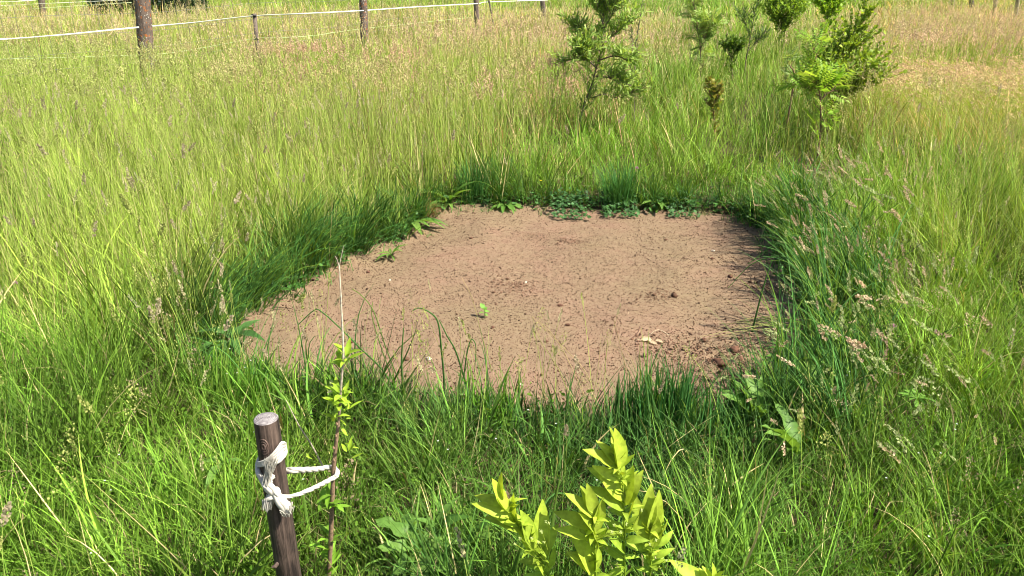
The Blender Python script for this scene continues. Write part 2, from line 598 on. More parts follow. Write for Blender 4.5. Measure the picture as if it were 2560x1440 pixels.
def grass_colour(z, n_, x, y):
    k = len(x)
    r = R.random(k)
    c3 = N3.fbm(x, y, 1.7)[:, None]
    yel = np.clip(0.06 + 0.62 * z['left'] + 0.22 * z['right'] + 0.25 * z['far'] - 0.5 * z['near'] * (1 - z['left']), 0, 1)
    yel = np.clip(yel + (z['n2'] - 0.5) * 1.1 + (N4.fbm(x, y, 0.8) - 0.5) * 0.8 + R.normal(0, 0.16, k), 0, 1)[:, None]
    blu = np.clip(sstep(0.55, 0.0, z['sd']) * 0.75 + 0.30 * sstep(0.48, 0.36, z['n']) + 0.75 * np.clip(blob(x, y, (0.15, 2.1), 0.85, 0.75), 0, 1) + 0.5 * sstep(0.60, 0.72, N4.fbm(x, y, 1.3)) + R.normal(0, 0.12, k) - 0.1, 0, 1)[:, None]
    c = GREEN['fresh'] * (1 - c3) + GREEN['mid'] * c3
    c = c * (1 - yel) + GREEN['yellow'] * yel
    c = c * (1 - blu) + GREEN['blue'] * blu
    ps = 0.035 + 0.05 * z['left'] + 0.14 * z['rf'] + 0.10 * z['pink'] + 0.06 * z['far']
    st = r < ps
    c[st] = GREEN['straw'] * rb(0.7, 1.1, (st.sum(), 1))
    pk = (r > 0.35) & (r < 0.35 + 0.38 * z['pink'] + 0.30 * z['rf'] + 0.12 * z['far'])
    fa = R.random(k) < 0.62 * z['far'] * (0.45 + 0.55 * sstep(-3, 1, x)) + 0.45 * z['rf']
    c[fa] = (GREEN['tan'] * 1.05 + (GREEN['straw'] * 1.1 - GREEN['tan'] * 1.05) * rb(0, 1, (fa.sum(), 1)))
    c[pk] = GREEN['tan'] * 1.1 + (GREEN['pink'] - GREEN['tan']) * rb(0, 1, (pk.sum(), 1))
    return c * R.lognormal(0, 0.22, (k, 1))


def sample_band(y0, y1, n):
    y = rb(y0, y1, int(n * 1.5)); wx = 0.606 * y + 1.15
    x = rb(-1, 1, len(y)) * (0.606 * y1 + 1.15)
    k = np.abs(x) < wx
    x, y = x[k], y[k]
    return x, y


grass_near, grass_mid, grass_far = MB(), MB(), MB()
bands = [  # y0, y1, tufts per m2, blades per tuft, width, segments, fold, spread
    (0.70, 2.3, 250, 23, 0.0056, 6, True, 0.040),
    (2.3, 3.7, 190, 22, 0.0056, 5, True, 0.042),
    (3.7, 5.6, 125, 22, 0.0050, 5, False, 0.050),
    (5.6, 8.5, 80, 22, 0.0062, 4, False, 0.060),
    (8.5, 13.5, 38, 28, 0.0085, 3, False, 0.085),
    (13.5, 22, 15, 32, 0.013, 3, False, 0.15),
    (22, 42, 4.0, 36, 0.026, 2, False, 0.30),
]
for (y0, y1, dens, nb, bw, segs, fold, spread) in bands:
    area = (y1 - y0) * 2 * (0.606 * y1 + 1.15)
    ux, uy = rb(-1, 1, int(area * dens)) * (0.606 * y1 + 1.15), rb(y0, y1, int(area * dens))
    k = np.abs(ux) < 0.606 * uy + 1.15
    k &= edge_(ux, uy) > 0.01
    k &= R.random(len(ux)) < 0.12 + 0.28 * (uy < 3.0) + 1.3 * sstep(0.36, 0.60, N4(ux, uy, 3.6) * 0.55 + N2(ux, uy, 11) * 0.45)
    ux, uy = ux[k], uy[k]
    zt = zones(ux, uy)
    # tuft properties
    th = np.minimum(zt['h'] * R.lognormal(0, 0.30, len(ux)), 0.58)
    twind = R.normal(0, 0.5, len(ux))
    tshade = (R.lognormal(0, 0.30, len(ux)) * (0.62 + 0.75 * N3(ux, uy, 2.2) * (0.5 + N1(ux, uy, 6.0)))).clip(0.4, 1.8); taz = R.uniform(0, 2 * PI, len(ux)); tl = np.abs(R.normal(0, 0.16, len(ux)))
    tblue = R.random(len(ux))
    idx = np.repeat(np.arange(len(ux)), nb)
    m = len(idx)
    off = R.normal(0, spread, (m, 2))
    bx, by = ux[idx] + off[:, 0], uy[idx] + off[:, 1]
    sdb = sdist(bx, by)
    keep = edge_(bx, by, sdb) > -0.03
    if y1 < 5: keep &= by > 0.6
    idx, bx, by, off = idx[keep], bx[keep], by[keep], off[keep]
    m = len(idx)
    z = zones(bx, by)
    h = th[idx] * rb(0.15, 1.12, m) ** 0.8
    az = np.where(R.random(m) < 0.45, taz[idx], np.arctan2(off[:, 1], off[:, 0])) + R.normal(0, 0.8, m)
    lean = np.abs(R.normal(0.06, 0.13, m)) + 0.12 * np.hypot(off[:, 0], off[:, 1]) / spread + tl[idx]
    bend = np.abs(R.normal(0.45, 0.60, m)) * (1 - 0.35 * z['left'])
    # meadow to the right of the track lies over to the left, as does the grass on the right rim
    lay = np.clip(z['rf'] * 0.9 + 0.35 * z['right'] * (by < 5.5), 0, 1)
    sw = R.random(m) < lay
    az[sw] = PI + R.normal(0.1, 0.45, sw.sum())
    lean[sw] += 0.30 * z['rf'][sw] + 0.10
    bend[sw] += 0.45 * z['rf'][sw]
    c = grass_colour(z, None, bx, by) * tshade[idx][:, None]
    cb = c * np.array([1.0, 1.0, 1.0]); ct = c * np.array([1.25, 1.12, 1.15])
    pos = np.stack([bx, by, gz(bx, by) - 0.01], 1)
    tgt = grass_near if y1 < 4 else (grass_mid if y1 < 9 else grass_far)
    wv = bw * rb(0.5, 1.3, m) * (0.8 + 0.4 * (z['sd'] < 0.4))
    broad = (R.random(len(ux)) < 0.24)[idx] & (R.random(m) < 0.55)
    wv = np.where(broad, np.minimum(wv * 2.2, 0.011 + bw * 0.6), wv)
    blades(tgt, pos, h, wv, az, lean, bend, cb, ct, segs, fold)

for (y0, y1, dens, w_, tgt) in ((0.7, 2.3, 6500, 0.0034, grass_near), (2.3, 3.7, 4500, 0.0038, grass_near), (3.7, 6.0, 2300, 0.0046, grass_mid)):
    area = (y1 - y0) * 2 * (0.606 * y1 + 1.15); k = int(area * dens)
    x = rb(-1, 1, k) * (0.606 * y1 + 1.15); y = rb(y0, y1, k)
    kk = (np.abs(x) < 0.606 * y + 1.1) & (edge_(x, y) > 0.0)
    x, y = x[kk], y[kk]; k = len(x); z = zones(x, y)
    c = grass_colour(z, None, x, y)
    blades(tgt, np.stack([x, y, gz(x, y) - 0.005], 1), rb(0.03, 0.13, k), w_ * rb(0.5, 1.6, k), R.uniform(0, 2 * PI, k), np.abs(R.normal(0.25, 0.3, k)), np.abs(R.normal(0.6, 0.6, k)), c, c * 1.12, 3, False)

# ---- seed heads: templates standing along +z from 0 to 1
SPK = np.array([[0, 0, 0], [0.5, 0, 0.45], [0, 0, 1], [-0.5, 0, 0.45]])


def head_template(nsp, rfun, ssize, outw, seed, jit=0.3, t0=0.0):
    q = np.random.default_rng(seed)
    V, F, T = [], [], []
    for i in range(nsp):
        t = t0 + (1 - t0) * (i + q.random()) / nsp
        a = q.random() * 2 * PI
        r = rfun(t) * q.uniform(0.35, 1.0)
        p = np.array([math.cos(a) * r, math.sin(a) * r, t - r * 0.15])
        dr = norm(np.array([math.cos(a) * outw, math.sin(a) * outw, 1.0]) + q.normal(0, jit, 3))
        sd2 = norm(np.cross(dr, q.normal(0, 1, 3)))
        s = ssize * q.uniform(0.7, 1.3)
        for sx_, sz_ in ((0, 0), (0.32, 0.45), (0, 1), (-0.32, 0.45)):
            V.append(p + sd2 * sx_ * s * 1.3 + dr * sz_ * s)
        b = len(V) - 4
        F.append([b, b + 1, b + 2, b + 3])
        T += [q.random()] * 4
    return np.array(V), F, np.array(T)


plume = [head_template(60, lambda t: 0.085 * math.sin(PI * min(1, t * 0.8 + 0.2)) + 0.02, 0.15, 0.5, s) for s in (1, 2, 3)]
airy = [head_template(60, lambda t: 0.34 * (1 - t) ** 0.8 + 0.03, 0.055, 0.8, s, 0.5) for s in (4, 5, 6)]
spike = [head_template(38, lambda t: 0.045 * math.sin(PI * min(1, t * 0.85 + 0.15)) + 0.01, 0.12, 0.35, s) for s in (7, 8)]
foot = [head_template(44, lambda t: 0.11 * abs(math.sin(t * 7.5)) * (1.1 - t) + 0.02, 0.11, 0.4, s) for s in (9, 10)]
plume_f = [head_template(22, lambda t: 0.10 * math.sin(PI * t) + 0.02, 0.16, 0.5, s) for s in (11, 12)]
airy_f = [head_template(24, lambda t: 0.30 * (1 - t) + 0.04, 0.085, 0.8, s, 0.5) for s in (13, 14)]


def heads(mb_stem, mb_head, x, y, hmul, kind_w, size, stemw, lod, az=None, lean=None, bend=None, scol=None, tcol=None):
    k = len(x)
    if k == 0: return
    z = zones(x, y)
    base = np.stack([x, y, gz(x, y)], 1)
    h = np.minimum(np.maximum(z['h'], 0.26) * hmul * rb(0.75, 1.25, k), 0.72)
    az = R.uniform(0, 2 * PI, k) if az is None else az
    lean = np.abs(R.normal(0.06, 0.08, k)) if lean is None else lean
    bend = np.abs(R.normal(0.12, 0.18, k)) if bend is None else bend
    sc = (GREEN['yellow'] * 0.9 * rb(0.7, 1.2, (k, 1)) + GREEN['straw'] * 0.25 * rb(0, 1, (k, 1))) if scol is None else scol
    tip, td = blades(mb_stem, base, h, stemw, az, lean, bend, sc, sc * 1.2, 6 if lod == 0 else 3, False, wpow=4, endw=0.5)
    kinds = R.choice(4, k, p=np.array(kind_w) / np.sum(kind_w))
    for kk in range(4):
        T = [plume, airy, spike, foot][kk] if lod == 0 else [plume_f, airy_f, plume_f, airy_f][kk]
        for vi, (tv, tf, tt) in enumerate(T):
            s = (kinds == kk) & (np.arange(k) % len(T) == vi)
            n_ = s.sum()
            if not n_: continue
            if tcol is None:
                gsel = (R.random(n_) < 0.60 + 0.3 * (kk == 1) - 0.35 * (N2(x[s], y[s], 1.3) > 0.60))[:, None]
                ca = np.array([[0.40, 0.32, 0.21], [0.30, 0.22, 0.14], [0.44, 0.40, 0.20], [0.30, 0.33, 0.15]][kk]) * rb(0.7, 1.25, (n_, 1))
                ca = np.where(gsel, np.array([[0.30, 0.34, 0.09]]) * rb(0.7, 1.3, (n_, 1)), ca)
                cb2 = np.array([[0.50, 0.43, 0.28], [0.36, 0.30, 0.16], [0.55, 0.50, 0.30], [0.42, 0.40, 0.24]][kk]) * rb(0.8, 1.2, (n_, 1))
                cb2 = np.where(gsel, np.array([[0.40, 0.42, 0.13]]) * rb(0.7, 1.3, (n_, 1)), cb2)
            else:
                ca = tcol[s]; cb2 = tcol[s] * 1.35
            sz = size * np.array([0.9, 1.6, 0.9, 0.9])[kk] * rb(0.6, 1.35, n_)
            ax = td[s] + np.array([0, 0, -0.25]) * (kk == 0)
            stamp(mb_head, tv, tf, tip[s] - ax * (sz * 0.3)[:, None], ax, sz, ca, cb2, tt)


h_near, h_far = MB(), MB()
s_near, s_far = MB(), MB()


def scatter_xy(y0, y1, dens, wfun):
    area = (y1 - y0) * 2 * (0.606 * y1 + 1.0)
    x = rb(-1, 1, int(area * dens)) * (0.606 * y1 + 1.0); y = rb(y0, y1, len(x))
    z = zones(x, y)
    k = (np.abs(x) < 0.606 * y + 1.0) & (z['sd'] > 0.04) & (R.random(len(x)) < wfun(z, x, y))
    return x[k], y[k]


x, y = scatter_xy(1.2, 3.6, 95, lambda z, x, y: 0.10 + 0.55 * z['left'] + 0.30 * z['right'] + 0.2 * sstep(-0.6, -1.4, x))
heads(s_near, h_near, x, y, 1.25, [1.4, 6, 2, 1.4], 0.062, 0.0018, 0)
x, y = scatter_xy(3.6, 6.5, 190, lambda z, x, y: 0.12 + 0.6 * z['left'] + 0.28 * z['right'] + 0.5 * z['pink'])
heads(s_near, h_near, x, y, 1.22, [1.1, 6, 3, 0.6], 0.065, 0.0022, 0)
x, y = scatter_xy(6.5, 10, 260, lambda z, x, y: 0.08 + 0.30 * z['left'] + 0.95 * z['pink'] + 0.9 * z['rf'])
zz = zones(x, y)
pk = np.clip(zz['pink'] + zz['rf'] * 0.7, 0, 1)[:, None]
tc_ = (np.array([0.34, 0.36, 0.12]) * (1 - pk) + np.array([0.52, 0.34, 0.23]) * pk) * rb(0.75, 1.25, (len(x), 1))
heads(s_far, h_far, x, y, 1.18, [3, 4, 2, 1], 0.085, 0.0035, 1, tcol=tc_,
      az=np.where(R.random(len(x)) < zz['rf'], PI + R.normal(0, 0.4, len(x)), R.uniform(0, 6.28, len(x))),
      lean=np.abs(R.normal(0.06, 0.08, len(x))) + 0.35 * zz['rf'], bend=np.abs(R.normal(0.15, 0.2, len(x))) + 0.5 * zz['rf'])
x, y = scatter_xy(10, 22, 70, lambda z, x, y: 0.12 + 0.9 * z['pink'] + 0.9 * z['rf'] + 0.45 * z['far'] * (z['n2'] > 0.42))
zz = zones(x, y)
pk = np.clip(zz['pink'] + zz['rf'] * 0.7 + 0.35 * (zz['n2'] > 0.5), 0, 1)[:, None]
tc_ = (np.array([0.46, 0.40, 0.20]) * (1 - pk) + np.array([0.50, 0.36, 0.23]) * pk) * rb(0.75, 1.25, (len(x), 1))
heads(s_far, h_far, x, y, 1.12, [3, 3, 2, 1], 0.115, 0.006, 1, tcol=tc_)
x, y = scatter_xy(22, 40, 5, lambda z, x, y: 0.6)
heads(s_far, h_far, x, y, 1.1, [3, 3, 2, 1], 0.17, 0.012, 1)

# bare flowering stalks, straw bright, upright through the meadow
for (y0, y1, dens, w_) in ((1.2, 3.6, 150, 0.0024), (3.6, 6.5, 260, 0.0032), (6.5, 10.5, 170, 0.0045), (10.5, 18, 40, 0.0075)):
    x, y = scatter_xy(y0, y1, dens, lambda z, x, y: 0.06 + 0.9 * z['left'] + 0.55 * z['right'] + 0.4 * z['rf'])
    k = len(x); z = zones(x, y)
    c = (GREEN['yellow'] * 1.15 + (GREEN['straw'] * 0.9 - GREEN['yellow'] * 1.15) * rb(0, 1, (k, 1)) ** 1.6) * rb(0.75, 1.25, (k, 1))
    la = np.where(R.random(k) < z['rf'] * 0.8, 1.0, 0.0)
    blades(s_near if y1 < 7 else s_far, np.stack([x, y, gz(x, y)], 1), np.minimum(np.maximum(z['h'], 0.2) * rb(0.8, 1.35, k), 0.62), w_ * rb(0.6, 1.2, k),
           np.where(la > 0, PI + R.normal(0, .4, k), R.uniform(0, 6.28, k)), np.abs(R.normal(0.08, 0.09, k)) + 0.4 * la, R.normal(0.15, 0.25, k) + 0.5 * la, c, c * 1.15, 5, False, wpow=3, endw=0.25)

# ---- right rim: tall grass leaning over the patch with pinkish plumes
rim = MB(); rimh = MB()


def edge_points(i0, i1, n, off_lo, off_hi):
    """points along the outline between corners i0 and i1, pushed outwards"""
    seg = [patch[i % len(patch)] for i in range(i0, i1 + 1)]
    seg = np.array(seg)
    L = np.concatenate([[0], np.cumsum(np.linalg.norm(np.diff(seg, axis=0), axis=1))])
    t = rb(0, L[-1], n)
    x = np.interp(t, L, seg[:, 0]); y = np.interp(t, L, seg[:, 1])
    p = np.stack([x, y], 1)
    out = norm(p - PC)
    return p + out * rb(off_lo, off_hi, (n, 1)), out


def rim_tufts(i0, i1, ntuft, nb, off, hh, ww, inlean, inbend, mix_=0.7, bendj=0.3, col='blue', spread=0.03):
    p, out = edge_points(i0, i1, ntuft, *off)
    kp = (edge_(p[:, 0], p[:, 1]) > -0.03) & (R.random(ntuft) < 0.25 + 1.5 * sstep(0.35, 0.6, N4(p[:, 0], p[:, 1], 4.5)))
    p, out = p[kp], out[kp]; ntuft = len(p)
    hmul = R.lognormal(0, 0.32, ntuft).clip(0.4, 1.5); sh = rb(0.75, 1.3, (ntuft, 1))
    idx = np.repeat(np.arange(ntuft), nb)
    m = len(idx)
    o2 = R.normal(0, spread, (m, 2))
    b = p[idx] + o2
    base = np.concatenate([b, (gz(b[:, 0], b[:, 1]) - 0.01)[:, None]], 1)
    azin = np.arctan2(-out[idx, 1], -out[idx, 0])
    az = np.where(R.random(m) < mix_, azin + R.normal(0, 0.6, m), R.uniform(0, 2 * PI, m))
    lean = np.abs(R.normal(inlean, 0.18, m)); bend = np.abs(R.normal(inbend, bendj, m))
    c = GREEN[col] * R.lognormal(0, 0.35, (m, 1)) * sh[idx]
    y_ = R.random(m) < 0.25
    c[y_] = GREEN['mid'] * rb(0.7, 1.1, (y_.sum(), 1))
    blades(rim, base, hh * hmul[idx] * rb(0.5, 1.15, m), ww * rb(0.5, 1.3, m), az, lean, bend, c, c * 1.2, 7, True, wpow=2.5)


rim_tufts(0, 8, 115, 26, (0.00, 0.30), 0.34, 0.0078, 0.35, 0.95)         # left rim, arching dark tussocks
rim_tufts(30, 33, 22, 30, (0.02, 0.20), 0.24, 0.0055, 0.3, 0.7)
rim_tufts(8, 16, 110, 22, (0.01, 0.22), 0.20, 0.0066, 0.3, 0.9)          # back rim
rim_tufts(16, 22, 105, 26, (0.02, 0.42), 0.40, 0.0072, 0.30, 0.75, 0.7)         # right rim
rim_tufts(22, 26, 34, 22, (0.03, 0.25), 0.24, 0.0055, 0.15, 0.5, 0.4)
rim_tufts(26, 31, 80, 22, (0.0, 0.30), 0.16, 0.0058, 0.10, 0.6, 0.3, col='fresh')
rim_tufts(25, 33, 26, 7, (0.0, 0.25), 0.30, 0.0070, 0.25, 1.0, 0.3, col='blue')
p, out = edge_points(0, 32, 150, -0.14, 0.02)
n_ = 9; idx = np.repeat(np.arange(len(p)), n_); m = len(idx)
b = p[idx] + R.normal(0, 0.018, (m, 2))
c = np.where(R.random((m, 1)) < 0.25, GREEN['straw'] * 0.8, GREEN['blue'] * 1.5) * rb(0.6, 1.3, (m, 1))
blades(rim, np.concatenate([b, np.full((m, 1), SOILZ)], 1), rb(0.02, 0.11, m) * rb(0.4, 1.3, len(p))[idx], 0.0042 * rb(0.5, 1.3, m), R.uniform(0, 2 * PI, m), np.abs(R.normal(0.6, 0.4, m)), np.abs(R.normal(0.7, 0.5, m)), c, c * 1.15, 5, True)
# stiff upright blades on the near right edge
for (px, py, n_, hh) in ((1560, 1075, 30, 0.17), (1640, 1085, 46, 0.22), (1700, 1090, 46, 0.23), (1760, 1095, 22, 0.19), (1600, 1075, 30, 0.2)):
    c0 = at(px, py)
    b = np.array([c0[0], c0[1], 0]) + np.concatenate([R.normal(0, 0.035, (n_, 2)), np.zeros((n_, 1))], 1)
    c = GREEN['blue'] * np.array([1.0, 1.15, 1.3]) * rb(0.8, 1.5, (n_, 1))
    blades(rim, b, hh * 1.25 * rb(0.6, 1.1, n_), 0.0085 * rb(0.7, 1.2, n_), R.uniform(0, 6.28, n_), np.abs(R.normal(0.04, 0.06, n_)), np.abs(R.normal(0.08, 0.1, n_)), c, c * 1.15, 5, True, wpow=3)
# plumes leaning over the right rim
p, out = edge_points(16, 23, 360, 0.05, 0.85)
k = len(p)
az = np.arctan2(-out[:, 1], -out[:, 0]) * 0 + PI + R.normal(-0.15, 0.5, k)
tc_ = np.array([0.46, 0.35, 0.23]) * rb(0.7, 1.2, (k, 1)); gr = R.random(k) < 0.5
tc_[gr] = np.array([0.30, 0.34, 0.15]) * rb(0.8, 1.2, (gr.sum(), 1))
sc = GREEN['mid'] * rb(0.9, 1.5, (k, 1))
heads(rim, rimh, p[:, 0], p[:, 1], 1.25, [1.0, 0.6, 7, 0.4], 0.072, 0.0022, 0, az=az, lean=np.abs(R.normal(0.28, 0.12, k)), bend=R.normal(0.55, 0.4, k), scol=sc, tcol=tc_)
# thin bents standing in front of the patch
p, out = edge_points(25, 31, 70, 0.02, 0.35)
k = len(p)
heads(rim, rimh, p[:, 0], p[:, 1], 1.5, [1, 1, 4, 1], 0.055, 0.0016, 0, lean=np.abs(R.normal(0.1, 0.1, k)), bend=np.abs(R.normal(0.2, 0.2, k)))
for (i0, i1, n_) in ((0, 6, 45), (29, 33, 30)):
    p, out = edge_points(i0, i1, n_, 0.05, 0.4)
    heads(rim, rimh, p[:, 0], p[:, 1], 1.5, [2, 1, 3, 2], 0.06, 0.002, 0)


for (y0, y1, dens, w_) in ((0.8, 3.4, 330, 0.0022), (3.4, 6.2, 220, 0.003)):
    x, y = scatter_xy(y0, y1, dens, lambda z, x, y: 0.7)
    k = len(x); c = np.array([0.34, 0.29, 0.15]) * rb(0.4, 1.2, (k, 1))
    blades(rim, np.stack([x, y, gz(x, y) + rb(0.0, 0.07, k)], 1), rb(0.04, 0.20, k), w_ * rb(0.6, 1.5, k), R.uniform(0, 2 * PI, k), R.normal(1.3, 0.35, k), R.normal(0.1, 0.4, k), c, c, 4, False)


# a stem drawn through given points (pixels at one distance)
def drawn(mb, pts, w, c0, c1, n=6, flat=True):
    P = np.array(pts, float)
    rr = np.linspace(w * 0.5, w * 0.22, len(P))
    tube(mb, P, rr, [c0, c1], n=4 if flat else 6, smoothn=5)


bl = GREEN['blue'] * 0.9; bl2 = GREEN['blue'] * 1.5
def pth(pp, Y):
    return [atY(a, b, Y) for a, b in pp]
drawn(rim, pth([(1112, 1040), (1110, 950), (1104, 880), (1096, 810), (1080, 785), (1050, 770), (1032, 776)], 2.75), 0.009, bl, bl2)
drawn(rim, pth([(1165, 960), (1140, 880), (1118, 840), (1098, 800)], 2.75), 0.008, bl * 0.8, bl2)
drawn(rim, pth([(1160, 940), (1168, 880), (1176, 852), (1183, 850), (1190, 870), (1186, 930)], 2.75), 0.006, bl, bl2)
drawn(rim, pth([(1000, 1010), (960, 930), (900, 870), (850, 820), (805, 780), (785, 776), (745, 812)], 2.7), 0.008, bl * 1.2, bl2)
drawn(rim, pth([(1000, 960), (965, 870), (935, 780), (905, 740), (880, 722)], 2.8), 0.005, bl * 1.5, GREEN['mid'])
drawn(rim, pth([(985, 960), (950, 860), (930, 790), (932, 755)], 2.85), 0.005, bl * 1.5, GREEN['mid'])
drawn(rim, pth([(1008, 985), (1004, 900), (1009, 820)], 2.7), 0.009, bl * 1.6, bl2)
drawn(rim, pth([(1990, 660), (1950, 640), (1880, 660), (1820, 720)], 3.9), 0.008, bl, bl2)
drawn(rim, pth([(1880, 830), (1905, 730), (1930, 650)], 3.4), 0.010, bl, bl2 * 1.1)
drawn(rim, pth([(2040, 600), (1990, 590), (1940, 610), (1870, 660)], 4.1), 0.008, bl, bl2)
drawn(rim, pth([(1240, 980), (1230, 930), (1205, 840), (1180, 745), (1155, 695)], 3.0), 0.0035, GREEN['mid'], GREEN['tan'])
drawn(rim, pth([(1480, 1030), (1420, 900), (1385, 840), (1345, 800)], 2.8), 0.003, GREEN['straw'], GREEN['tan'])
drawn(rim, pth([(1590, 1020), (1560, 900), (1535, 800)], 2.8), 0.003, GREEN['straw'], GREEN['tan'])
drawn(rim, pth([(1500, 1060), (1470, 940), (1400, 860), (1330, 790)], 2.7), 0.003, GREEN['straw'], GREEN['tan'])
drawn(rim, pth([(1430, 1020), (1400, 930), (1350, 850), (1330, 790)], 2.7), 0.0028, GREEN['yellow'], GREEN['straw'])
# stems lying on the soil on the right
for i in range(16):
    a = at(1990 + rb(-20, 20), 815 + rb(-14, 25), SOILZ + 0.03); b_ = at(rb(1745, 1900), 822 + rb(-26, 34), SOILZ + 0.012)
    mid = (a + b_) / 2 + np.array([0, rb(-0.03, 0.03), 0.03])
    drawn(rim, [a, mid, b_], 0.0035, GREEN['yellow'] * 1.3, GREEN['straw'])

# ---- low leafy ground cover in the sward (clover, stitchwort, cleavers)
LEAFT = np.array([[0, 0, 0], [0.32, 0.06, 0.35], [0.25, 0.05, 0.75], [0, 0.0, 1], [-0.25, 0.05, 0.75], [-0.32, 0.06, 0.35], [0, -0.03, 0.5]])
LEAFF = [[0, 1, 6], [1, 2, 6], [2, 3, 6], [3, 4, 6], [4, 5, 6], [5, 0, 6]]
herb = MB()
for (y0, y1, dens, hz, ls) in ((0.8, 3.4, 1500, 0.14, 0.014), (3.4, 6.2, 700, 0.16, 0.016)):
    x, y = scatter_xy(y0, y1, dens, lambda z, x, y: 0.25 + 0.75 * (N4.fbm(x, y, 1.9) > 0.5) * (1 - 0.5 * z['left']))
    k = len(x)
    pos = np.stack([x, y, gz(x, y) + rb(0.01, hz, k)], 1)
    ax = norm(np.stack([R.normal(0, 1, k), R.normal(0, 1, k), np.abs(R.normal(0.3, 0.4, k))], 1))
    up = norm(np.stack([R.normal(0, .4, k), R.normal(0, .4, k), np.ones(k)], 1))
    u2 = np.cross(ax, up)
    c = (GREEN['fresh'] * 0.9 + (GREEN['mid'] - GREEN['fresh']) * rb(0, 1, (k, 1))) * rb(0.7, 1.3, (k, 1))
    stamp(herb, LEAFT, LEAFF, pos, ax, ls * rb(0.6, 1.6, k), c, up=u2)

p, out = edge_points(0, 19, 3600, -0.07, 0.14)
k = edge_(p[:, 0], p[:, 1]) > -0.07 + 0.06 * R.random(len(p)); p = p[k]; k = len(p)
zz = np.where(sdist(p[:, 0], p[:, 1]) < 0.0, SOILZ + 0.01, -0.02) + rb(0.0, 0.07, k)
ax = norm(np.stack([R.normal(0, 1, k), R.normal(-0.3, 1, k), R.normal(0.1, 0.4, k)], 1)); up = norm(np.stack([R.normal(0, .5, k), R.normal(-.2, .5, k), np.ones(k)], 1))
sel = R.random(k) < 0.5
for q_, wd_ in ((sel, 1.3), (~sel, 0.55)):
    stamp(herb, LEAFT * [wd_, 1, 1], LEAFF, np.concatenate([p, zz[:, None]], 1)[q_], ax[q_], rb(0.012, 0.034, q_.sum()) * (1 if wd_ > 1 else 1.9), (GREEN['blue'] * [1.3, 1.25, 1.2] * R.lognormal(0, 0.35, (q_.sum(), 1))), up=-up[q_])

tag(grass_near.build("grass", M_grass), "dense green meadow grass around the near side of the bare patch", "grass", kind="stuff")
tag(grass_mid.build("grass", M_grass), "tall yellow green meadow grass behind and beside the bare patch", "grass", kind="stuff")
tag(grass_far.build("grass", M_grass), "distant meadow grass under and beyond the wire fence", "grass", kind="stuff")
tag(rim.build("rim_grass", M_grass), "dark blue green grass arching over the edge of the bare earth", "grass", kind="stuff")
tag(rimh.build("rim_seed_heads", M_head), "pinkish seed heads leaning over the edge of the bare earth", "seed heads", kind="stuff")
tag(s_near.build("flowering_grass_stems", M_grass), "thin flowering grass stems rising from the near meadow", "grass stems", kind="stuff")
tag(h_near.build("grass_seed_heads", M_head), "brown and straw grass seed heads over the near meadow", "seed heads", kind="stuff")
tag(s_far.build("flowering_grass_stems", M_grass), "thin flowering grass stems in the far meadow", "grass stems", kind="stuff")
tag(h_far.build("grass_seed_heads", M_head), "reddish and tan seed heads hazing the far meadow", "seed heads", kind="stuff")
tag(herb.build("clover_leaves", M_leaf), "small clover and stitchwort leaves low in the grass", "ground cover", kind="stuff")
# ------------------------------------------------------------------ foreground stake
def post_mesh(base, top, r0, r1, seed, n=28, m=40, wob=0.05):
    """round pole with flutes, checks and a slightly chamfered top; coordinates relative to base"""
    q = Noise(seed)
    V = []; d = np.array(top) - np.array(base)
    for i in range(m + 1):
        t = i / m
        r = r0 + (r1 - r0) * t
        if i == m: r *= 0.985
        a = np.arange(n) * 2 * PI / n
        rr = r * (1 + wob * (q(np.cos(a) * 1.5 + 5, np.sin(a) * 1.5 + t * 2.5) - 0.5) * 2 + 0.02 * (q(a * 6, t * 1.0, 2) - 0.5))
        V.append(np.stack([np.cos(a) * rr, np.sin(a) * rr, np.zeros(n)], 1) + d * t)
    V = np.concatenate(V)
    i = np.repeat(np.arange(m), n); j = np.tile(np.arange(n), m); k = (j + 1) % n
    F = np.stack([i * n + j, i * n + k, (i + 1) * n + k, (i + 1) * n + j], 1)
    return V, F, V[-n:]


M_stake = wood_mat("stake_wood", (0.017, 0.012, 0.010), (0.125, 0.085, 0.066))
M_post = wood_mat("post_wood", (0.055, 0.040, 0.032), (0.21, 0.155, 0.12), lichen=1)
M_post2 = wood_mat("grey_post_wood", (0.07, 0.05, 0.04), (0.22, 0.17, 0.13))
M_pale = wood_mat("pale_post_wood", (0.16, 0.13, 0.07), (0.40, 0.34, 0.20))
M_end = endgrain_mat(None)

st_top = atY(667, 1047, 1.49)
SX, SY, SZ = st_top
SB = np.array([SX + 0.002, SY + 0.0, -0.05])
stake = empty("wooden_stake", SB)
tag(stake, "dark brown round wooden stake with a cotton tie knotted near its pale cut top", "stake")
V, F, ring = post_mesh((0, 0, 0), (-0.004, 0, SZ - SB[2]), 0.031, 0.0272, 21, n=40, m=60, wob=0.035)
mb = MB(); mb.add(V + SB, F, (0.1, 0.1, 0.1)); mb.build("pole", M_stake, stake)
mb = MB()
rg = ring + SB; c = rg.mean(0)
rows = [rg + np.array([0, 0, 0.0])]
for f, dz in ((0.93, 0.0022), (0.6, 0.0027), (0.3, 0.003)):
    rows.append(c + (rg - c) * f + np.array([0, 0, dz]))
VV = np.concatenate(rows + [c[None] + np.array([[0, 0, 0.003]])]); n = len(rg)
FF = []
for r_ in range(3):
    for j in range(n):
        FF.append([r_ * n + j, r_ * n + (j + 1) % n, (r_ + 1) * n + (j + 1) % n, (r_ + 1) * n + j])
mb.add(VV, FF, (0.3, 0.3, 0.3))
mb.add(VV, [[3 * n + j, 3 * n + (j + 1) % n, 4 * n] for j in range(n)], (0.3, 0.3, 0.3))
eo = mb.build("cut_end", M_end, stake)
me = eo.data                                    # rings are centred on the pith
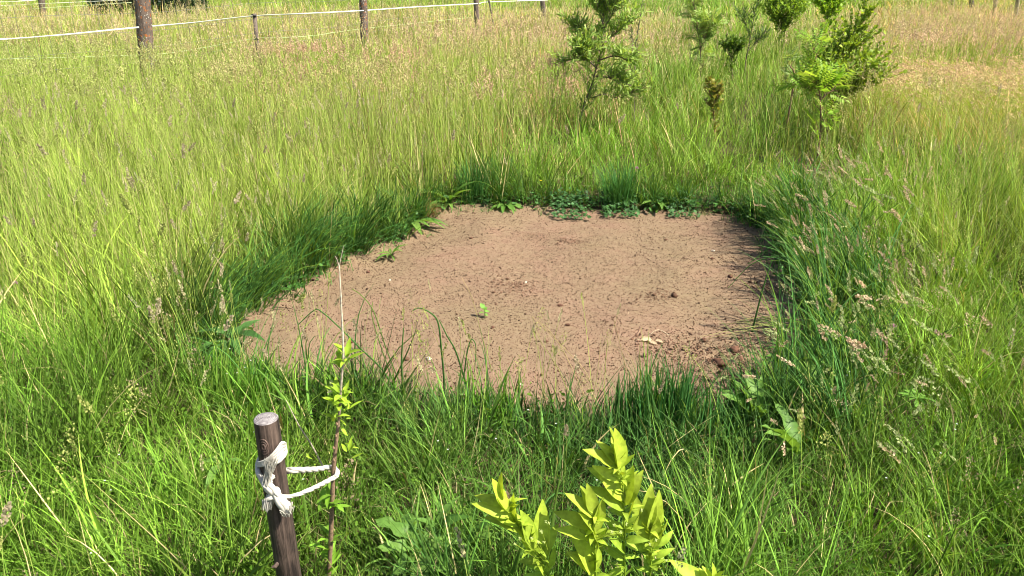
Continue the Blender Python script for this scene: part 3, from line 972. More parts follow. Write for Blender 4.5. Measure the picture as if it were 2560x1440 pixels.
me.transform(Matrix.Translation(-Vector(c))); eo.matrix_parent_inverse = Matrix.Identity(4)
eo.location = Vector(c) - Vector(SB)


def ringpts(cx, cy, cz, rx, rz, yoff, n=20, jit=0.0):
    a = np.linspace(0, 2 * PI, n)
    return np.stack([cx + np.cos(a) * rx, np.full(n, 0.0) + yoff, cz + np.sin(a) * rz], 1)


# knot: raised oval rings on the camera side of the pole
kc = atY(659, 1118, SY - 0.028)
mb = MB()
for rr_, dep, th in ((0.0125, 0.0, 0.0022), (0.0085, 0.0012, 0.0018), (0.0042, 0.002, 0.0025)):
    a = np.linspace(0, 2 * PI, 22)
    px_ = kc[0] + np.cos(a) * rr_ * 0.85
    ang = (px_ - SX) / 0.029
    yy = SY - 0.0285 * np.sqrt(np.clip(1 - ang ** 2, 0.05, 1)) + 0.0012 - dep * 0.4
    tube(mb, np.stack([px_, yy, kc[2] + np.sin(a) * rr_ * 1.55], 1), th, (0.3, 0.3, 0.3), n=6, closed_ends=False)
mb.build("knot", wood_mat("knot_wood", (0.03, 0.017, 0.012), (0.21, 0.14, 0.11)), stake)
sb_ = atY(699, 1413, SY - 0.03)                 # broken branch stub low on the pole
mb = MB(); tube(mb, [sb_ + np.array([-0.004, 0.01, 0.002]), sb_ + np.array([-0.01, -0.006, 0.0]), sb_ + np.array([-0.013, -0.012, 0.006])], [0.006, 0.005, 0.003], (0.2, 0.2, 0.2), n=7)
mb.build("branch_stub", M_stake, stake)

# ------------------------------------------------------------------ cotton tie
COT = np.array([0.58, 0.54, 0.46])


def rope(mb, pts, r, k=12, strands=3, turns=6.0, flat=1.0):
    pts, _ = spline(pts, np.ones(len(pts)), k)
    m = len(pts)
    tg = norm(np.gradient(pts, axis=0)); u = norm(np.cross(tg, np.array([0.1, 0.2, 1.0]))); w = np.cross(tg, u)
    L = np.concatenate([[0], np.cumsum(np.linalg.norm(np.diff(pts, axis=0), axis=1))])
    rr = np.broadcast_to(np.asarray(r, float), (m,)) if np.ndim(r) == 0 else np.interp(np.linspace(0, 1, m), np.linspace(0, 1, len(r)), r)
    for s in range(strands):
        ph = 2 * PI * s / strands + L * turns * 2 * PI
        off = (np.cos(ph) * rr * 0.42)[:, None] * u + (np.sin(ph) * rr * 0.42 * flat)[:, None] * w
        tube(mb, pts + off, rr * 0.68, COT * R.uniform(0.93, 1.05), n=6)


def frayed(mb, root, tip, nstr, spread, r=0.0007, root_r=0.004):
    root = np.array(root); tip = np.array(tip)
    for i in range(nstr):
        o = R.normal(0, root_r * 0.5, 3); e = tip + R.normal(0, spread, 3)
        e = e + o * 0.6; mid = (root + e) / 2 + o * 0.5 + R.normal(0, spread * 0.15, 3)
        tube(mb, [root + o, mid, e], [r * 1.3, r, r * 0.5], COT * R.uniform(0.85, 1.05), n=4, smoothn=3, closed_ends=False)


tie = empty("cotton_tie", (SX, SY - 0.03, 0.5))
tag(tie, "white twisted cotton cord tied round the wooden stake and looped to the sapling", "cord")
RS = 0.0305


def around(a_deg, z, rr=0.0):
    a = math.radians(a_deg)                     # 0 = +X, -90 = towards the camera
    return np.array([SX + math.cos(a) * (RS + rr), SY + math.sin(a) * (RS + rr), z])


def zY(px, py): return atY(px, py, SY - 0.03)[2]


mb = MB()
# broad flattened wrap climbing from lower left to upper right across the front, then round the back
zl, zr = zY(655, 1172), zY(712, 1140)
for s in range(15):
    f = (s - 7) / 7
    hh = 0.0125 * f
    pts = []
    for a in np.linspace(-215, 40, 17):
        t = (a + 215) / 255
        wdt = 0.45 + 1.25 * math.exp(-((a + 30) / 50) ** 2)
        z = zl + (zr - zl) * np.clip((a + 165) / 130, -0.1, 1.1) + hh * wdt - 0.010 * max(0, (a + 20) / 60)
        pts.append(around(a, z, 0.0018 + 0.0012 * math.sin(s * 2.1 + a * 0.03)))
    tube(mb, pts, 0.0021, COT * R.uniform(0.93, 1.05), n=6, smoothn=3)
mb.build("wrap", M_cotton, tie)
mb = MB()
# cord under the wrap and down the left flank
rope(mb, [around(-205, zl + 0.004, 0.003), around(-175, zl - 0.012, 0.004), around(-140, zY(662, 1192), 0.004), around(-112, zY(668, 1207), 0.006)], 0.0065, turns=18)
rope(mb, [around(-75, zY(690, 1188), 0.002), around(-95, zY(676, 1198), 0.006), around(-112, zY(664, 1205), 0.007)], 0.0062, turns=18)
kn = np.array([atY(667, 1207, SY - 0.042)])[0]
a = np.linspace(0, 2 * PI, 9)
rope(mb, np.stack([kn[0] + np.cos(a) * 0.0075, kn[1] + np.sin(a) * 0.0065, kn[2] + np.sin(a * 1.0) * 0.0045], 1), 0.0058, turns=20)
# twisted run from the upper knot to the lower knot
k2 = atY(687, 1234, SY - 0.043)
rope(mb, [kn + [0, 0, -0.003], (kn + k2) / 2 + [0.001, -0.004, 0.004], k2], 0.0105, turns=12)
rope(mb, [kn + [-0.004, 0.004, -0.003], (kn + k2) / 2 + [-0.006, 0.0, -0.002], k2 + [-0.002, 0.003, -0.003]], 0.008, turns=12)
rope(mb, np.stack([k2[0] + np.cos(a) * 0.008, k2[1] + np.sin(a) * 0.006, k2[2] + np.sin(a + 0.6) * 0.0075], 1), 0.006, turns=18)
rope(mb, [k2 + [0.004, -0.003, 0.010], k2 + [0.009, -0.005, 0.002], k2 + [0.004, -0.004, -0.009]], 0.0075, turns=16)
mb.build("knot", M_cotton, tie)
mb = MB()
# tails: frayed tuft standing up, short frayed tail down left, thick tail down right
frayed(mb, kn + [0, -0.004, 0.002], atY(676, 1150, SY - 0.05), 130, 0.0042, root_r=0.006)
frayed(mb, kn + [0, -0.004, 0.002], atY(684, 1148, SY - 0.048), 50, 0.005, root_r=0.006)
t0 = atY(671, 1248, SY - 0.046)
rope(mb, [k2 + [-0.002, 0, -0.002], (k2 + t0) / 2 + [0, -0.002, 0.001], t0], 0.0085, turns=12)
frayed(mb, t0, atY(668, 1270, SY - 0.048), 170, 0.0030, r=0.0009, root_r=0.009)
t1 = atY(716, 1274, SY - 0.045)
rope(mb, [k2 + [0.002, -0.002, 0.002], (k2 + t1) / 2 + [0.003, -0.005, 0.003], t1], [0.0085, 0.0125, 0.0115], turns=5, strands=5)
frayed(mb, t1 + [0, 0, 0.010], t1 + [0.002, -0.001, -0.006], 150, 0.0022, r=0.001, root_r=0.013)
mb.build("frayed_tail", M_cotton, tie)

# sapling tied to the stake
YS = 1.66
sap_px = [(812, 1560), (822, 1440), (829, 1300), (833, 1185), (840, 1110), (848, 1040), (853, 960), (858, 880), (853, 760), (848, 662)]
tp = pth(sap_px, YS)
loopc = atY(833, 1180, YS)
mb = MB()
rope(mb, [atY(690, 1178, SY + 0.034), atY(715, 1177, SY + 0.028), atY(738, 1175, SY + 0.02), atY(762, 1175, SY + 0.06), atY(800, 1172, YS - 0.04), atY(822, 1168, YS + 0.006), atY(838, 1172, YS + 0.010),
          atY(843, 1186, YS - 0.012), atY(826, 1199, YS - 0.03), atY(780, 1222, SY + 0.03), atY(745, 1236, SY - 0.01), atY(722, 1241, SY - 0.035), atY(700, 1240, SY - 0.043), k2 + [0.004, 0, 0.0]],
     [0.0075, 0.0075, 0.0072, 0.0068, 0.0062, 0.0062, 0.0064, 0.0060, 0.0052, 0.0044, 0.0042, 0.0048], turns=9)
mb.build("loop", M_cotton, tie)

BARK = np.array([0.20, 0.13, 0.08]); PALEB = np.array([0.42, 0.35, 0.26])

OBL = np.array([[0, 0, 0], [0.10, 0.02, 0.18], [0.20, 0.06, 0.45], [0.17, 0.05, 0.72], [0.0, -0.02, 1.0],
                [-0.17, 0.05, 0.72], [-0.20, 0.06, 0.45], [-0.10, 0.02, 0.18], [0, 0, 0.2], [0, 0, 0.45], [0, -0.005, 0.72]])
OBF4 = [[0, 1, 8, 7], [1, 2, 9, 8], [8, 9, 6, 7], [2, 3, 10, 9], [9, 10, 5, 6], [3, 4, 4, 10], [10, 4, 4, 5]]


def leaf_template(wid=0.4, fold=0.10, curl=0.15, n=7, pk=0.45, wave=0.0, tipw=0.0):
    """leaf along +z with a midrib fold and a recurved tip; base at 0, tip at 1"""
    V, F = [], []
    for i in range(n + 1):
        t = i / n
        w = wid * 0.5 * (math.sin(PI * t ** (math.log(0.5) / math.log(pk))) ** 0.8 if 0 < t < 1 else tipw)
        w = max(w, 0.012)
        y0 = -curl * t * t
        zz = t * (1 - 0.35 * curl * t)
        wv = wave * math.sin(t * 17)
        V += [[-w, y0 + fold * w * 2 + wv, zz], [0, y0, zz], [w, y0 + fold * w * 2 - wv * 0.8, zz]]
    for i in range(n):
        for q in (0, 1):
            F.append([i * 3 + q, i * 3 + q + 1, i * 3 + q + 4, i * 3 + q + 3])
    return np.array(V), F


L_spin = [leaf_template(0.33, 0.17, c_, 8, 0.42, w_) for c_, w_ in ((0.10, 0), (0.35, 0.02), (-0.1, 0.012), (0.5, 0))]
L_wil = [leaf_template(0.22, 0.2, c_, 4, 0.5) for c_ in (0.1, 0.4, -0.15)]
L_dock = leaf_template(0.27, 0.25, 0.35, 14, 0.4, 0.03)
L_dock2 = leaf_template(0.26, 0.25, 0.6, 14, 0.5, 0.025)
L_plan = leaf_template(0.20, 0.25, 0.45, 9, 0.5, 0.0)
L_small = leaf_template(0.6, 0.15, 0.2, 3, 0.45)


def put_leaf(mb, T, pos, axis, size, col, up=None, var=0.08, col2=None):
    up = np.array([0, 0, 1.0]) if up is None else np.array(up, float)
    up = up + R.normal(0, 0.15, 3)
    axis = norm(axis)
    c = np.array([col]) * R.uniform(1 - var, 1 + var)
    tint = None
    if col2 is not None: tint = T[0][:, 2].clip(0, 1)
    elif len(T[0]) > 12:
        tint = (np.arange(len(T[0])) % 3 == 1) * 0.6; col2 = c[0] * np.array([1.3, 1.22, 1.5])
    # frame: u = axis x up ; the template's y runs along axis x u, so curl bends away from 'up'
    stamp(mb, T[0] * np.array([1, 1, 1]), T[1], np.array([pos]), np.array([axis]), np.array([size]), c, None if col2 is None else np.array([col2]), tint, up=np.array([-up]))


sapling = empty("staked_sapling", tp[0])
tag(sapling, "young sapling with a dry pale leader held by the cord beside the stake", "sapling")
mb = MB()
tube(mb, tp, [0.0066, 0.0062, 0.0062, 0.0058, 0.0045, 0.0034, 0.0030, 0.0026, 0.0020, 0.0013], [BARK, BARK, BARK, BARK * 1.1, PALEB * 0.8, PALEB * 1.2, PALEB * 1.3], n=9, smoothn=5, jitter=0.10)
tube(mb, pth([(848, 665), (852, 645), (859, 615)], YS), [0.0012, 0.001, 0.0006], PALEB, n=5)
tube(mb, pth([(848, 668), (843, 650), (838, 640)], YS), [0.0012, 0.001, 0.0006], PALEB, n=5)
for (px, py) in ((836, 1090), (846, 1060), (831, 1150), (838, 1120)):       # buds and scars
    p_ = atY(px + R.choice([-4, 4]), py, YS - 0.004); tube(mb, [p_, p_ + [0, -0.002, 0.005]], [0.0035, 0.0015], BARK * 1.2, n=6)
tube(mb, pth([(715, 1000), (748, 1065), (778, 1110), (808, 1168)], YS + 0.02), [0.001, 0.0016, 0.002, 0.0022], PALEB * 0.9, n=5, smoothn=3)
mb.build("trunk", M_twig, sapling)
mb = MB()
YG = np.array([0.30, 0.45, 0.035]); YG2 = np.array([0.18, 0.34, 0.03])
clusters = [(848, 900, 5, 0.035), (862, 880, 4, 0.045), (846, 990, 8, 0.045), (858, 985, 6, 0.042), (835, 1030, 5, 0.042), (870, 1010, 3, 0.04), (868, 1075, 3, 0.03), (872, 1110, 3, 0.032),
            (826, 1240, 6, 0.05), (840, 1255, 5, 0.048), (822, 1370, 8, 0.05), (830, 1400, 6, 0.045), (818, 1330, 5, 0.04), (800, 1255, 3, 0.045), (826, 1435, 6, 0.045), (760, 1155, 0, 0.02), (783, 1140, 3, 0.022)]
for (px, py, n_, ls) in clusters:
    base = atY(px, py + 10, YS)
    for i in range(int(n_ * (1.8 if py < 1150 else 1.0))):
        a = R.uniform(0, 2 * PI)
        d = np.array([math.cos(a) * 0.9, math.sin(a) * 0.9, R.uniform(0.2, 1.3)])
        put_leaf(mb, L_spin[R.integers(0, 4)], base + R.normal(0, 1, 3) * [0.004, 0.004, 0.014], d, ls * R.uniform(0.7, 1.15), YG if py < 1150 else YG2, var=0.2)
mb.build("leaves", M_fresh, sapling)

# ------------------------------------------------------------------ yellow green shrub in the foreground
YF = 1.45
root = np.array([0.24, YF + 0.05, 0.0])
shrub = empty("leafy_shrub", root)
tag(shrub, "yellow green leafy shrub with tiny pale flowers in front of the bare patch", "shrub")
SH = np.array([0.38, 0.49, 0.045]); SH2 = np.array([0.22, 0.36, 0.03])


def shoot(pp, Y, specs, r0=0.0035, stemc=None):
    pts = pth(pp, Y)
    mb = MB()
    tube(mb, pts, np.linspace(r0, r0 * 0.3, len(pts)), [SH2 * 0.9, SH * 0.9] if stemc is None else stemc, n=6, smoothn=5)
    so = mb.build("shoot", M_twig if stemc is not None else M_fresh, shrub)
    lb = MB()
    for (bx, by, tx, ty, dy, wd, kk) in specs:      # leaf base, leaf tip, tip depth offset, colour mix, shape
        b_ = atY(bx, by, Y); t_ = atY(tx, ty, Y + dy)
        ax = t_ - b_; ln = np.linalg.norm(ax)
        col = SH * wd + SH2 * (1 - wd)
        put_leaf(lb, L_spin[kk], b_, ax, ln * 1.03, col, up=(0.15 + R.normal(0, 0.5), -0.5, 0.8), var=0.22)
    P_, _r = spline(np.array(pts), np.ones(len(pts)), 6)
    for q in range(44):
        f = R.uniform(0.15, 0.98); b_ = P_[int(f * (len(P_) - 1))]
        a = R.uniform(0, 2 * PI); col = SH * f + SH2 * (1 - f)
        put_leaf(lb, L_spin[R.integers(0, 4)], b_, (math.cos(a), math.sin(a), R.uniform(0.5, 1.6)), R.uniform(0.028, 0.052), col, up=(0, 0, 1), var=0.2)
    lo_ = lb.build("leaves", M_fresh, so)
    return so


S_main = [  # tip region of the main shoot
    (1545, 1190, 1538, 1068, 0.0, 1, 0), (1545, 1165, 1507, 1095, 0.01, 1, 1), (1553, 1172, 1545, 1075, -.01, 1, 0), (1548, 1175, 1482, 1108, -0.01, 1, 1),
    (1553, 1200, 1482, 1165, 0.0, 1, 2), (1558, 1235, 1485, 1158, 0.01, 0.9, 1), (1560, 1250, 1500, 1180, -.01, 1, 0), (1566, 1215, 1588, 1168, 0.02, 1, 1),
    (1560, 1265, 1578, 1168, 0.0, .95, 0), (1565, 1262, 1595, 1185, -0.01, 1, 1), (1560, 1275, 1497, 1210, -0.02, .6, 1), (1560, 1290, 1515, 1260, 0.02, .5, 3), (1563, 1300, 1600, 1225, 0.0, 1, 0),
    (1560, 1325, 1497, 1335, -0.02, 0.6, 1), (1562, 1330, 1598, 1310, -0.02, .8, 1), (1563, 1350, 1610, 1345, -0.03, .35, 3), (1562, 1352, 1520, 1290, 0.01, .3, 1), (1562, 1360, 1625, 1370, 0.0, .4, 1),
    (1560, 1400, 1510, 1360, 0.0, .4, 1), (1560, 1395, 1600, 1385, 0.0, .35, 1), (1560, 1420, 1515, 1440, -0.02, .5, 3), (1562, 1380, 1530, 1345, -0.03, .3, 0)]
shoot([(1566, 1560), (1562, 1440), (1560, 1300), (1556, 1200), (1545, 1140)], YF, S_main)
S_mid = [(1488, 1290, 1470, 1213, 0, 1, 0), (1485, 1295, 1433, 1225, 0, 1, 1), (1488, 1285, 1455, 1216, 0.01, 1, 0), (1492, 1300, 1490, 1255, 0.0, 1, 0), (1484, 1320, 1392, 1272, 0, 1, 1), (1484, 1345, 1398, 1312, -0.01, 1, 1),
         (1490, 1330, 1502, 1243, 0.01, 1, 2), (1486, 1360, 1440, 1290, -0.02, 1, 3), (1492, 1370, 1496, 1280, -0.02, .95, 1), (1484, 1400, 1412, 1378, 0, .95, 1), (1483, 1430, 1440, 1380, -0.02, .9, 1), (1490, 1430, 1500, 1370, -0.02, .8, 0), (1486, 1440, 1475, 1350, -0.03, .9, 3)]
shoot([(1500, 1560), (1490, 1440), (1486, 1350), (1488, 1280)], YF - 0.02, S_mid)
S_left = [(1258, 1250, 1248, 1183, 0, 1, 0), (1262, 1262, 1188, 1232, 0, 1, 1), (1268, 1275, 1225, 1200, 0, 1, 2), (1280, 1290, 1192, 1252, -0.02, .9, 1), (1300, 1320, 1275, 1236, 0, .95, 0), (1296, 1315, 1222, 1262, -0.01, .6, 1), (1278, 1282, 1240, 1225, -0.01, 1, 0),
          (1305, 1330, 1235, 1275, -0.01, .85, 3), (1335, 1375, 1310, 1280, -0.01, .6, 0), (1340, 1385, 1362, 1255, 0.02, .9, 0), (1345, 1395, 1390, 1320, 0.0, .7, 1), (1340, 1390, 1305, 1285, 0, .8, 1), (1352, 1405, 1295, 1400, 0.0, .8, 1),
          (1360, 1430, 1400, 1380, 0.0, .4, 1), (1362, 1440, 1345, 1400, -0.02, .8, 0), (1365, 1450, 1310, 1430, 0, .4, 3)]
shoot([(1400, 1540), (1370, 1440), (1335, 1372), (1295, 1315), (1256, 1245)], YF + 0.0, S_left)
S_r = [(1622, 1330, 1655, 1232, 0, 1, 0), (1620, 1320, 1625, 1225, 0, 1, 1), (1625, 1345, 1672, 1262, 0, .95, 1), (1622, 1355, 1590, 1260, -0.02, .9, 1), (1640, 1350, 1676, 1300, 0, .9, 0), (1635, 1370, 1640, 1290, 0, .95, 2),
       (1640, 1395, 1682, 1365, 0, .5, 1), (1636, 1400, 1600, 1365, 0, .5, 1), (1632, 1420, 1660, 1395, 0, .3, 3), (1628, 1430, 1590, 1415, 0, .4, 1), (1645, 1365, 1685, 1330, 0, .5, 1)]
shoot([(1610, 1540), (1625, 1440), (1628, 1370), (1622, 1310)], YF + 0.01, S_r)
S_s = [(1780, 1470, 1788, 1410, 0, 1, 0), (1778, 1475, 1765, 1425, 0, 1, 1), (1775, 1480, 1700, 1398, 0, .9, 1)]
shoot([(1760, 1600), (1775, 1500), (1782, 1440)], YF - 0.03, S_s)
for (px, py, cx, cy) in ((1355, 1330, 1375, 1400), (1330, 1345, 1370, 1410), (1300, 1345, 1375, 1420), (1372, 1308, 1372, 1390), (1346, 1355, 1372, 1420), (1535, 1312, 1555, 1350), (1530, 1330, 1555, 1345), (1552, 1330, 1560, 1350),
                         (1566, 1310, 1562, 1350), (1605, 1275, 1570, 1340), (1625, 1360, 1620, 1400), (1640, 1350, 1625, 1400), (1665, 1400, 1630, 1430), (1288, 1360, 1372, 1425)):
    mb = MB(); fm = MB()
    p1 = atY(px, py, YF - 0.035); p0 = atY(cx, cy, YF)
    tube(mb, [p0, (p0 + p1) / 2 + [0, 0, 0.004], p1], [0.0011, 0.0008, 0.0007], SH * 0.9, n=5, smoothn=3)
    for k_ in range(R.integers(1, 3)):
        q_ = p1 + R.normal(0, 0.005, 3) * k_
        for j in range(4):
            a = j * PI / 2 + R.uniform(0, 1)
            put_leaf(fm, L_small, q_, (math.cos(a), math.sin(a) * 0.6 - 0.2, math.sin(a) * 0.8), 0.0046, (0.42, 0.48, 0.16))
    fo = mb.build("flower_stalk", M_fresh, shrub); fm.build("flower", M_petal, fo)
mb = MB()
for pp in ([(1470, 1620), (1510, 1440), (1482, 1370)], [(1545, 1600), (1572, 1440), (1571, 1415)]):
    tube(mb, pth(pp, YF + 0.04), [0.004, 0.0035, 0.0028], BARK * 0.5, n=6, smoothn=4)
mb.build("woody_stem", M_twig, shrub)


# ------------------------------------------------------------------ young trees and bushes behind
def crown_tree(name, label, cat, limbs, ntw, twl, nleaf, lsize, T, cols, twc, lscale=1.0, updir=0.5, group=None, depth=0.25, leafjit=0.6, trunk_r=0.011, compound=False, sizeup=0.0, frac0=0.25, partname="foliage"):
    """limbs: polylines in world metres, first one is the trunk"""
    limbs = [[np.array(q) for q in L_] for L_ in limbs]
    g0 = limbs[0][0] * [1, 1, 0] - [0, 0, 0.03]
    for i_, L_ in enumerate(limbs):
        if i_ == 0 or np.linalg.norm(L_[0] - limbs[0][0]) < 0.45 and L_[0][2] <= limbs[0][0][2] + 0.25:
            L_.insert(0, g0 + R.normal(0, 0.03, 3) * [1, 1, 0])
    root_ = g0
    o = empty(name, root_)
    tag(o, label, cat, group)
    tb = MB(); lb = MB()
    for li_, L_ in enumerate(limbs):
        P, rr = spline(np.array(L_), np.linspace(trunk_r if li_ == 0 else trunk_r * 0.6, 0.0022, len(L_)), 5)
        tube(tb, P, rr, twc, n=6, jitter=0.08)
        for q in range(ntw if li_ == 0 else int(ntw * 0.7)):
            f = frac0 + (1 - frac0) * ((q + R.random()) / ntw)
            i = min(int(f * (len(P) - 1)), len(P) - 2)
            p0 = P[i]; tg_ = norm(P[i + 1] - P[i])
            d = norm(norm(R.normal(0, 1, 3)) * [1, depth * 4, 0.7] + tg_ * 0.7 + np.array([0, 0, updir]))
            ln = twl * R.uniform(0.4, 1.1) * (1.15 - 0.5 * f)
            p1 = p0 + d * ln * 0.5; p2 = p0 + norm(d + [0, 0, 0.25 * updir]) * ln
            tw = np.array([p0, p1, p2])
            tube(tb, tw, [0.0025, 0.0018, 0.001], np.array(twc) * 1.15, n=4, closed_ends=False)
            for k in range(nleaf):
                u_ = (k + 1) / nleaf
                pp_ = p0 * (1 - u_) + p2 * u_ + (p1 - (p0 + p2) / 2) * 4 * u_ * (1 - u_) * 0.5
                ld = norm(d * 0.8 + R.normal(0, leafjit, 3) + [0, 0, 0.25])
                cc = cols[0] + (cols[1] - cols[0]) * (R.random() * 0.7 + 0.3 * u_)
                sz = lsize * R.uniform(0.6, 1.25) * (1 + sizeup * f)
                if compound:
                    nlf = 6
                    up_ = norm(np.array([0, 0, 1.0]) + R.normal(0, 0.4, 3))
                    sd_ = norm(np.cross(ld, up_))
                    tube(tb, [pp_, pp_ + ld * sz], [0.0012, 0.0008], (0.25, 0.14, 0.07), n=3, closed_ends=False)
                    for j in range(nlf):
                        fj = 0.25 + 0.75 * j / nlf
                        for sgn in (-1, 1):
                            put_leaf(lb, L_small3, pp_ + ld * sz * fj, sd_ * sgn + ld * 0.5, sz * 0.36, cc, up=up_, var=0.1)
                    put_leaf(lb, L_small3, pp_ + ld * sz, ld, sz * 0.33, cc, up=up_)
                else:
                    put_leaf(lb, T[R.integers(0, len(T))], pp_, ld, sz, cc, up=R.normal(0, 0.5, 3) + [0, -0.2, 1], var=0.15)
    tb.build("trunk", M_twig, o)
    lb.build(partname, M_leaf, o)
    return o


L_small3 = leaf_template(0.34, 0.2, 0.15, 2, 0.5)
L_round = [leaf_template(0.75, 0.15, 0.2, 3, 0.5), leaf_template(0.6, 0.3, 0.1, 3, 0.5)]


def wl(pp, Y, dy=None):
    """limb from pixels at distance Y, each point nudged in depth"""
    return [atY(a, b, Y + (0 if dy is None else dy[i])) for i, (a, b) in enumerate(pp)]


W = 7.4
crown_tree("willow_sapling", "bushy young willow with narrow leaves and crooked trunk left of the other saplings", "young tree",
           [wl([(1448, 330), (1458, 268), (1478, 215), (1492, 165), (1506, 110), (1508, 55), (1515, -10)], W),
            wl([(1492, 170), (1468, 152), (1430, 150), (1398, 152)], W, (0, -.05, -.1, -.1)), wl([(1478, 245), (1510, 236), (1550, 245), (1592, 222), (1620, 205)], W, (0, .05, .1, .1, .05)),
            wl([(1508, 110), (1535, 85), (1565, 60), (1580, 35)], W, (0, .1, .15, .2)), wl([(1498, 140), (1465, 100), (1440, 70), (1425, 60)], W, (0, .1, .15, .2)),
            wl([(1500, 150), (1535, 140), (1565, 150), (1582, 180)], W, (0, -.1, -.15, -.2)), wl([(1508, 60), (1495, 20), (1490, -20)], W), wl([(1510, 70), (1540, 20), (1545, -20)], W, (0, -.05, -.1)),
            wl([(1490, 190), (1525, 195), (1555, 205), (1580, 215)], W, (0, -.1, -.1, -.1)), wl([(1502, 125), (1470, 125), (1435, 112)], W, (0, -.1, -.2))],
           50, 0.26, 12, 0.052, L_wil, (np.array([0.13, 0.26, 0.025]), np.array([0.37, 0.48, 0.12])), (0.15, 0.11, 0.08), frac0=0.22, sizeup=0.5, trunk_r=0.012)
crown_tree("willow_shoot", "thin upright willow shoot just right of the bushy young willow", "young tree",
           [wl([(1588, 150), (1590, 105), (1598, 60), (1604, 15), (1612, -20)], W + 0.4), wl([(1582, 130), (1580, 90), (1577, 60)], W + 0.4)],
           16, 0.07, 5, 0.03, L_wil, (np.array([0.06, 0.12, 0.03]), np.array([0.12, 0.2, 0.05])), (0.17, 0.14, 0.09), frac0=0.2, trunk_r=0.006)
crown_tree("rowan_sapling", "bright green rowan sapling with feathery leaves in front of the dark bramble", "young tree",
           [wl([(2050, 345), (2052, 290), (2048, 220), (2040, 150), (2030, 110)], 6.6), wl([(2050, 250), (2075, 230), (2095, 225)], 6.6), wl([(2048, 240), (2025, 225), (2012, 215)], 6.6)],
           17, 0.17, 3, 0.17, None, (np.array([0.20, 0.40, 0.03]), np.array([0.38, 0.50, 0.10])), (0.16, 0.09, 0.06), frac0=0.15, compound=True, leafjit=0.8, trunk_r=0.009)
crown_tree("bramble_bush", "dark green arching bush behind the bright rowan sapling", "bush",
           [wl([(2085, 260), (2095, 190), (2110, 130), (2140, 70), (2160, 15)], 7.9), wl([(2085, 240), (2070, 160), (2060, 110)], 7.9, (0, .1, .2)), wl([(2090, 230), (2140, 190), (2165, 160), (2175, 130)], 7.9, (0, .1, .1, .1)),
            wl([(2100, 240), (2150, 215), (2200, 200), (2240, 200)], 7.8, (0, -.1, -.2, -.2)), wl([(2095, 160), (2120, 120), (2175, 75)], 7.9, (0, 0, .1)), wl([(2090, 250), (2125, 225), (2150, 190)], 7.9, (0, -.2, -.3)), wl([(2110, 240), (2090, 200), (2105, 160)], 7.9, (0, -.2, -.2)), wl([(2060, 230), (2050, 190), (2065, 150)], 8.0)],
           52, 0.40, 20, 0.040, L_round, (np.array([0.13, 0.23, 0.025]), np.array([0.34, 0.45, 0.05])), (0.12, 0.08, 0.06), frac0=0.02, trunk_r=0.012)
crown_tree("young_maple", "small reddish green leafy sapling alone in the grass between willow and rowan", "young tree",
           [wl([(1785, 300), (1783, 270), (1775, 235), (1768, 205)], 7.0), wl([(1785, 270), (1795, 235), (1798, 215)], 7.0)],
           24, 0.13, 6, 0.05, L_round, (np.array([0.15, 0.25, 0.03]), np.array([0.34, 0.27, 0.07])), (0.25, 0.14, 0.08), frac0=0.1, trunk_r=0.007)
crown_tree("rowan_sapling", "pale tipped rowan sapling, tallest and leftmost beside the tan grass", "young tree",
           [wl([(1752, 165), (1750, 110), (1740, 60), (1735, 15), (1725, -5)], 11.1), wl([(1752, 120), (1768, 80), (1778, 50)], 11.1)],
           28, 0.27, 4, 0.17, None, (np.array([0.18, 0.32, 0.04]), np.array([0.38, 0.48, 0.16])), (0.16, 0.11, 0.07), frac0=0.1, compound=True, leafjit=0.8)
crown_tree("willow_sapling", "slender dark willow with bare leaning stems right of the pale tipped rowan", "young tree",
           [wl([(1865, 150), (1875, 100), (1882, 60), (1890, 15), (1905, -10)], 11.8), wl([(1868, 130), (1895, 100), (1918, 75)], 11.8), wl([(1875, 90), (1858, 50), (1850, 30)], 11.8)],
           30, 0.26, 12, 0.055, L_wil, (np.array([0.12, 0.21, 0.035]), np.array([0.10, 0.17, 0.045])), (0.15, 0.12, 0.08), frac0=0.3)
crown_tree("low_bush", "low dark leafy bush in the grass between pale rowan and slender willow", "bush",
           [wl([(1830, 150), (1835, 125), (1828, 105)], 11.5), wl([(1832, 140), (1850, 118), (1855, 108)], 11.5), wl([(1828, 145), (1815, 120), (1812, 110)], 11.5)],
           30, 0.20, 10, 0.045, L_round, (np.array([0.10, 0.20, 0.02]), np.array([0.12, 0.2, 0.03])), (0.15, 0.1, 0.07), frac0=0.1)
crown_tree("alder_sapling", "many stemmed alder sapling cut by the top of the view above the slender willow", "young tree",
           [wl([(1955, 85), (1958, 45), (1962, 0), (1965, -60)], 15.5), wl([(1955, 75), (1985, 30), (1995, -30)], 15.5), wl([(1955, 75), (1930, 30), (1920, -30)], 15.5), wl([(1958, 80), (1975, 50), (1985, 10)], 15.3)],
           60, 0.50, 14, 0.06, L_round, (np.array([0.13, 0.24, 0.025]), np.array([0.30, 0.44, 0.04])), (0.12, 0.09, 0.08), frac0=0.1)
crown_tree("hazel_sapling", "bright yellow green leafy sapling at the top edge above the bramble", "young tree",
           [wl([(2068, 75), (2070, 40), (2075, 0), (2078, -60)], 16.0), wl([(2070, 45), (2095, 10), (2100, -30)], 16.0), wl([(2070, 45), (2045, 5), (2040, -30)], 16.0)],
           50, 0.46, 13, 0.065, L_round, (np.array([0.17, 0.34, 0.025]), np.array([0.34, 0.50, 0.04])), (0.2, 0.15, 0.1), frac0=0.05)
